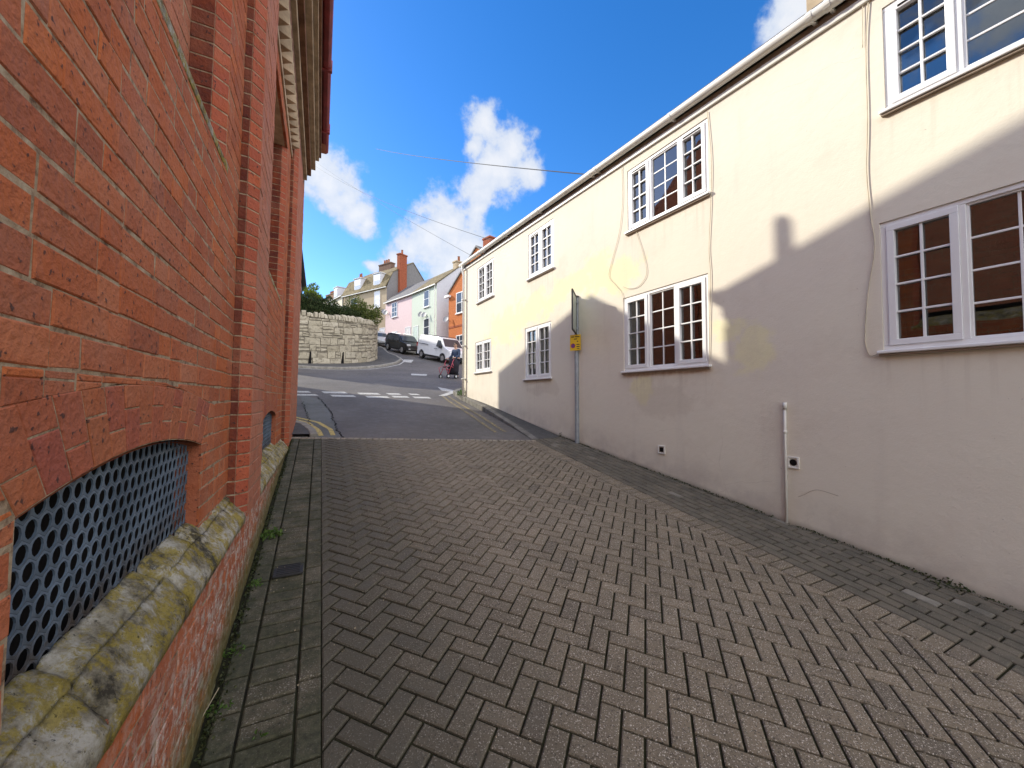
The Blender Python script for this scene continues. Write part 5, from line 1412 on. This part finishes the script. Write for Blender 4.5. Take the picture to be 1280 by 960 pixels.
def person():
    p = Vector((6.0, 18.35)); T = thing('person', 'person in a dark navy jacket pushing a pink wheeled walking frame round the cream corner', 'person', (p.x, p.y, terr(p.x, p.y)), math.atan2(-.45, -1.0))
    # local x forward, y left
    V, E, Rr = [], [], []
    def add(v, r_, to=None):
        V.append(v); Rr.append(r_); 
        if to is not None: E.append((to, len(V)-1))
        return len(V)-1
    pel = add((0, 0, .93), .13); ch = add((.02, 0, 1.12), .125, pel); sh = add((.05, 0, 1.34), .12, ch); nk = add((.08, 0, 1.46), .055, sh); jaw = add((.11, 0, 1.53), .062, nk); hd = add((.11, 0, 1.62), .088, jaw); tp = add((.10, 0, 1.70), .06, hd)
    nose = add((.205, 0, 1.60), .016, hd)
    for sg in (1, -1):
        ear = add((.10, sg*.085, 1.60), .018, hd)
        hip = add((0, sg*.09, .86), .095, pel); kn = add((.05+sg*.06, sg*.10, .48), .062, hip); an = add((-.02+sg*.12, sg*.10, .09), .042, kn); toe = add((.15+sg*.12, sg*.11, .04), .038, an)
        so = add((.06, sg*.19, 1.36), .062, sh); el = add((.10, sg*.25, 1.10), .045, so); wr = add((.34, sg*.24, .96), .028, el); pm = add((.41, sg*.24, .95), .032, wr)
        for k, (dy, l) in enumerate(((-.030, .065), (-.010, .075), (.010, .072), (.030, .055))):
            a = add((.455, sg*.24+dy, .955), .010, pm); c_ = add((.455+l*.5, sg*.24+dy, .94), .009, a); add((.455+l*.45, sg*.24+dy, .905), .008, c_)
        t1 = add((.42, sg*.24-sg*.042, .945), .011, pm); add((.455, sg*.24-sg*.05, .925), .009, t1)
    skin_mesh('body', V, E, Rr, M['skin'], T)
    jk = [(0,0,.86), (.01,0,1.0), (.02,0,1.14), (.05,0,1.33), (.07,0,1.425)]; jr = [.165, .165, .16, .15, .075]; je = [(0,1),(1,2),(2,3),(3,4)]
    for sg in (1, -1):
        i = len(jk); jk += [(.06, sg*.20, 1.35), (.10, sg*.265, 1.09), (.33, sg*.242, .965)]; jr += [.085, .065, .045]; je += [(3, i), (i, i+1), (i+1, i+2)]
    skin_mesh('jacket', jk, je, jr, M['jacket'], T)
    tv = [(0,0,.93)]; tr = [.145]; te = []
    for sg in (1, -1):
        i = len(tv); tv += [(0, sg*.095, .84), (.05+sg*.06, sg*.10, .48), (-.02+sg*.12, sg*.10, .12)]; tr += [.115, .08, .065]; te += [(0, i), (i, i+1), (i+1, i+2)]
    skin_mesh('trousers', tv, te, tr, M['trouser'], T)
    for sg in (1, -1): skin_mesh('shoe', [(-.06+sg*.12, sg*.10, .05), (.05+sg*.12, sg*.105, .05), (.18+sg*.12, sg*.11, .035)], [(0,1),(1,2)], [.05, .048, .036], M['shoe'], T)
    skin_mesh('hair', [(.05,0,1.56), (.055,0,1.65), (.10,0,1.70), (.165,0,1.70)], [(0,1),(1,2),(2,3)], [.075, .095, .088, .05], M['hair'], T)
    b = MB(); b.box2((.19, -.07, 1.615), (.208, .07, 1.65)); b.tube([(.195, .07, 1.635), (.10, .095, 1.635)], .006, 5); b.tube([(.195, -.07, 1.635), (.10, -.095, 1.635)], .006, 5); b.build('glasses', M['plastic'], T)
    f = Vector((math.cos(T.rotation_euler.z), math.sin(T.rotation_euler.z)))
    return p+f*.62, T.rotation_euler.z
rp_, rz_ = person()
def rollator():
    T = thing('walking_frame', 'pink four-wheeled walking frame with black seat and bag, pushed by the person', 'walker', (rp_.x, rp_.y, terr(rp_.x, rp_.y)), rz_)
    T.rotation_euler = (0, math.radians(7.2)*math.cos(rz_-math.pi*1.5)*-1, rz_)
    T.rotation_euler = (0, 0, rz_)
    slope = lambda x, y: 0
    pk = simple('pink_red_tube', (.42, .06, .09), .4, .5, var=.1)
    f = MB()
    for sg in (1, -1):
        y = sg*.27
        f.tube([(-.28, y, .93), (-.16, y, .90), (-.10, y, .80), (.18, y*1.03, .18)], .016, 8); f.tube([(-.08, y, .74), (-.30, y*1.04, .18)], .016, 8); f.tube([(.0, y, .56), (-.24, y, .48)], .014, 8); f.tube([(.18, y*1.03, .18), (.30, y, .5), (.1, y, .60)], .014, 8)
    f.tube([(.08, -.27, .42), (.08, .27, .42)], .014, 8); f.tube([(-.2, -.27, .42), (-.2, .27, .42)], .014, 8); f.build('frame', pk, T, smooth=True)
    s = MB(); s.box2((-.20, -.24, .54), (.10, .24, .58)); s.build('seat', M['plastic'], T, bevel=.015)
    for sg in (1, -1):
        for x in (.18, -.30):
            w = MB(); y = sg*.28; w.tube([(x, y-.018, .10), (x, y+.018, .10)], .10, 16); o = w.build('wheel', M['tyre'], T); r = MB(); r.tube([(x, y-.02, .10), (x, y+.02, .10)], .055, 12); r.build('hub', M['rim'], o)
            w = MB(); w.tube([(x, y, .10), (x, y, .2)], .014, 6); w.build('fork', M['plastic'], T)
        g_ = MB(); g_.tube([(-.30, sg*.27, .93), (-.16, sg*.27, .915)], .021, 8); g_.build('handle_grip', M['plastic'], T)
    b = MB(); cen = (.02, 0, .44); n = 12
    prof = [(-.20, .17), (-.12, .22), (.04, .23), (.2, .20), (.30, .14), (.33, .05)]
    vs = []
    for z, r_ in prof:
        for k in range(n):
            q = 2*math.pi*k/n; vs.append((-.30+r_*1.05*math.cos(q), r_*1.25*math.sin(q)+.10, .50+z*1.5))
    b.add(vs, [(j*n+k, j*n+(k+1) % n, (j+1)*n+(k+1) % n, (j+1)*n+k) for j in range(len(prof)-1) for k in range(n)]+[tuple(range(n)), tuple(range((len(prof)-1)*n, len(prof)*n))])
    tag(b.build('bag', simple('black_bag', (.018, .016, .022), .8, .25, var=.3), T, smooth=True))
rollator()

# ------------------------------------------------------------------ overhead wires
M['wire'] = simple('black_wire', (.02, .022, .03), .7, .3)
def wire(a, c, sag, label, r=.008, n=24):
    a, c = Vector(a), Vector(c); b = MB(); mid = [a+(c-a)*k/n-Vector((0, 0, sag*4*(k/n)*(1-k/n))) for k in range(n+1)]
    b.tube(mid, r, 5); o = b.build('overhead_wire', M['wire']); tag(o, label, 'wire', 'overhead wires'); return o
s_, z_ = on_wall(750, 203)
wire(RHM @ Vector(L(5.4, 5.52, .05)), at(470, 186, 24), .1, 'uppermost overhead wire, leaving the cream house above its wide windows', .010)
wire(RHM @ Vector(L(9.2, 5.7, .05)), at(386, 202, 26), .35, 'lower overhead wire slanting behind the clouds towards the brick hall', .006)
wire(RHM @ Vector(L(10.6, 5.74, .05)), at(378, 190, 30), .2, 'faintest overhead wire, ending at the far end of the cream gutter', .005)

# ------------------------------------------------------------------ weeds, moss, small things on the paving
def weed(x, y, n, r, h, label, m='weed', seed=1, size=.035, zoff=.012):
    rr = random.Random(seed); b = MB(); pts = []
    for _ in range(n):
        a = rr.uniform(0, 6.28); q = r*math.sqrt(rr.random()); pts.append((q*math.cos(a), q*math.sin(a), rr.random()**1.5*h*(1-q/r*.6)+.004))
    leafcloud(b, pts, size, rr, .55)
    for k in range(0, n, 4): b.tube([(0, 0, 0), (pts[k][0]*.6, pts[k][1]*.6, pts[k][2]*.7), pts[k]], .0015, 3)
    o = b.build('weed', M[m]); o.location = (x, y, terr(x, y)+zoff); tag(o, label, 'weed', 'weeds in the paving'); return o
weed(-.33, 3.72, 90, .075, .10, 'bright green weed at the foot of the brick hall beside the first pilaster', seed=2)
weed(-.37, 2.45, 30, .05, .05, 'small weed at the foot of the plinth below the near vent', seed=3, size=.022)
weed(-.20, 1.92, 14, .03, .025, 'tiny weed sprouting between mossy pavers near the bottom of the picture', seed=4, size=.022)
weed(-.36, 1.62, 34, .05, .05, 'leafy sprig by the plinth in the bottom left of the paving', seed=11, size=.026)
weed(-.37, 2.10, 26, .05, .04, 'low weed by the plinth just short of the iron drain cover', seed=12, size=.022)
weed(-.36, 3.05, 30, .05, .05, 'low weed by the plinth beyond the iron drain cover', seed=13, size=.024)
weed(4.02, 11.45, 240, .26, .36, 'leafy weed clump at the foot of the downpipe on the cream house corner', seed=5, size=.075, zoff=.13)
weed(4.38, 1.28, 70, .11, .07, 'dark weed tuft at the foot of the cream wall near the right edge', seed=6, m='moss', size=.03)
weed(4.165, 6.38, 26, .05, .12, 'thin weed where the tarmac wedge meets the cream wall', seed=7, size=.025, m='moss')
# moss along the foot of both walls
rr = random.Random(21); b = MB(); pts = []
for _ in range(2600):
    y = rr.uniform(-1, 6.4); d = abs(rr.gauss(0, .022)); x = wall_x(y)-.006-d
    if pnoise(Vector((y*2.2, 3, 0))) < rr.uniform(-.5, .5): continue
    pts.append((x, y, terr(x, y)+.02+rr.uniform(0, .018)))
for _ in range(2600):
    y = rr.uniform(.8, 7.1); d = abs(rr.gauss(0, .022)); x = GX+.01+d
    if pnoise(Vector((y*2.6, 9, 0))) < rr.uniform(-.5, .5): continue
    pts.append((x, y, terr(x, y)+.018+rr.uniform(0, .015)))
leafcloud(b, pts, .017, rr, .8)
tag(b.build('moss', M['moss']), 'dark green moss along the foot of both walls', 'moss', kind='stuff')
# fallen leaves and crumbs between the pavers
b = MB(); pts = []
for _ in range(260):
    x = abs(rr.gauss(0, .6))+.03; y = rr.uniform(1.0, 6.5); pts.append((x-.3, y, terr(x-.3, y)+.024))
leafcloud(b, pts, .012, rr, .7)
tag(b.build('litter', M['twig']), 'scattered dry leaf crumbs on the block paving', 'leaf litter', kind='stuff')
def twig(pts, label, r=.0022):
    b = MB(); b.tube([(x, y, terr(x, y)+.026+z) for x, y, z in pts], r, 5); tag(b.build('twig', M['twig']), label, 'twig', 'twigs on the paving')
p = on_ground(522, 690); twig([(p.x-.05, p.y+.05, .0), (p.x, p.y+.0, .012), (p.x+.035, p.y-.05, .01), (p.x+.01, p.y-.09, 0)], 'pale curled twig in the middle of the herringbone paving')
p = on_ground(256, 905); twig([(p.x-.03, p.y-.10, .0), (p.x, p.y, .02), (p.x+.035, p.y+.06, .06)], 'dry stalk leaning from the foot of the brick plinth')
# small cast drain cover in the mossy border
p = on_ground(352, 718)
T = thing('drain_cover', 'small dark iron drain cover set in the mossy border beside the brick hall', 'drain cover', (-.175, p.y, terr(-.175, p.y)+.022))
M['iron'] = simple('cast_iron', (.028, .027, .026), .7, .4, bump=.3)
b = MB(); b.box2((-.09, -.10, -.01), (.09, .10, .003)); b.build('frame', M['iron'], T, bevel=.003)
b = MB()
for k in range(6): b.box2((-.07, -.085+k*.03, .003), (.07, -.070+k*.03, .008))
b.build('grate_bar', M['iron'], T)
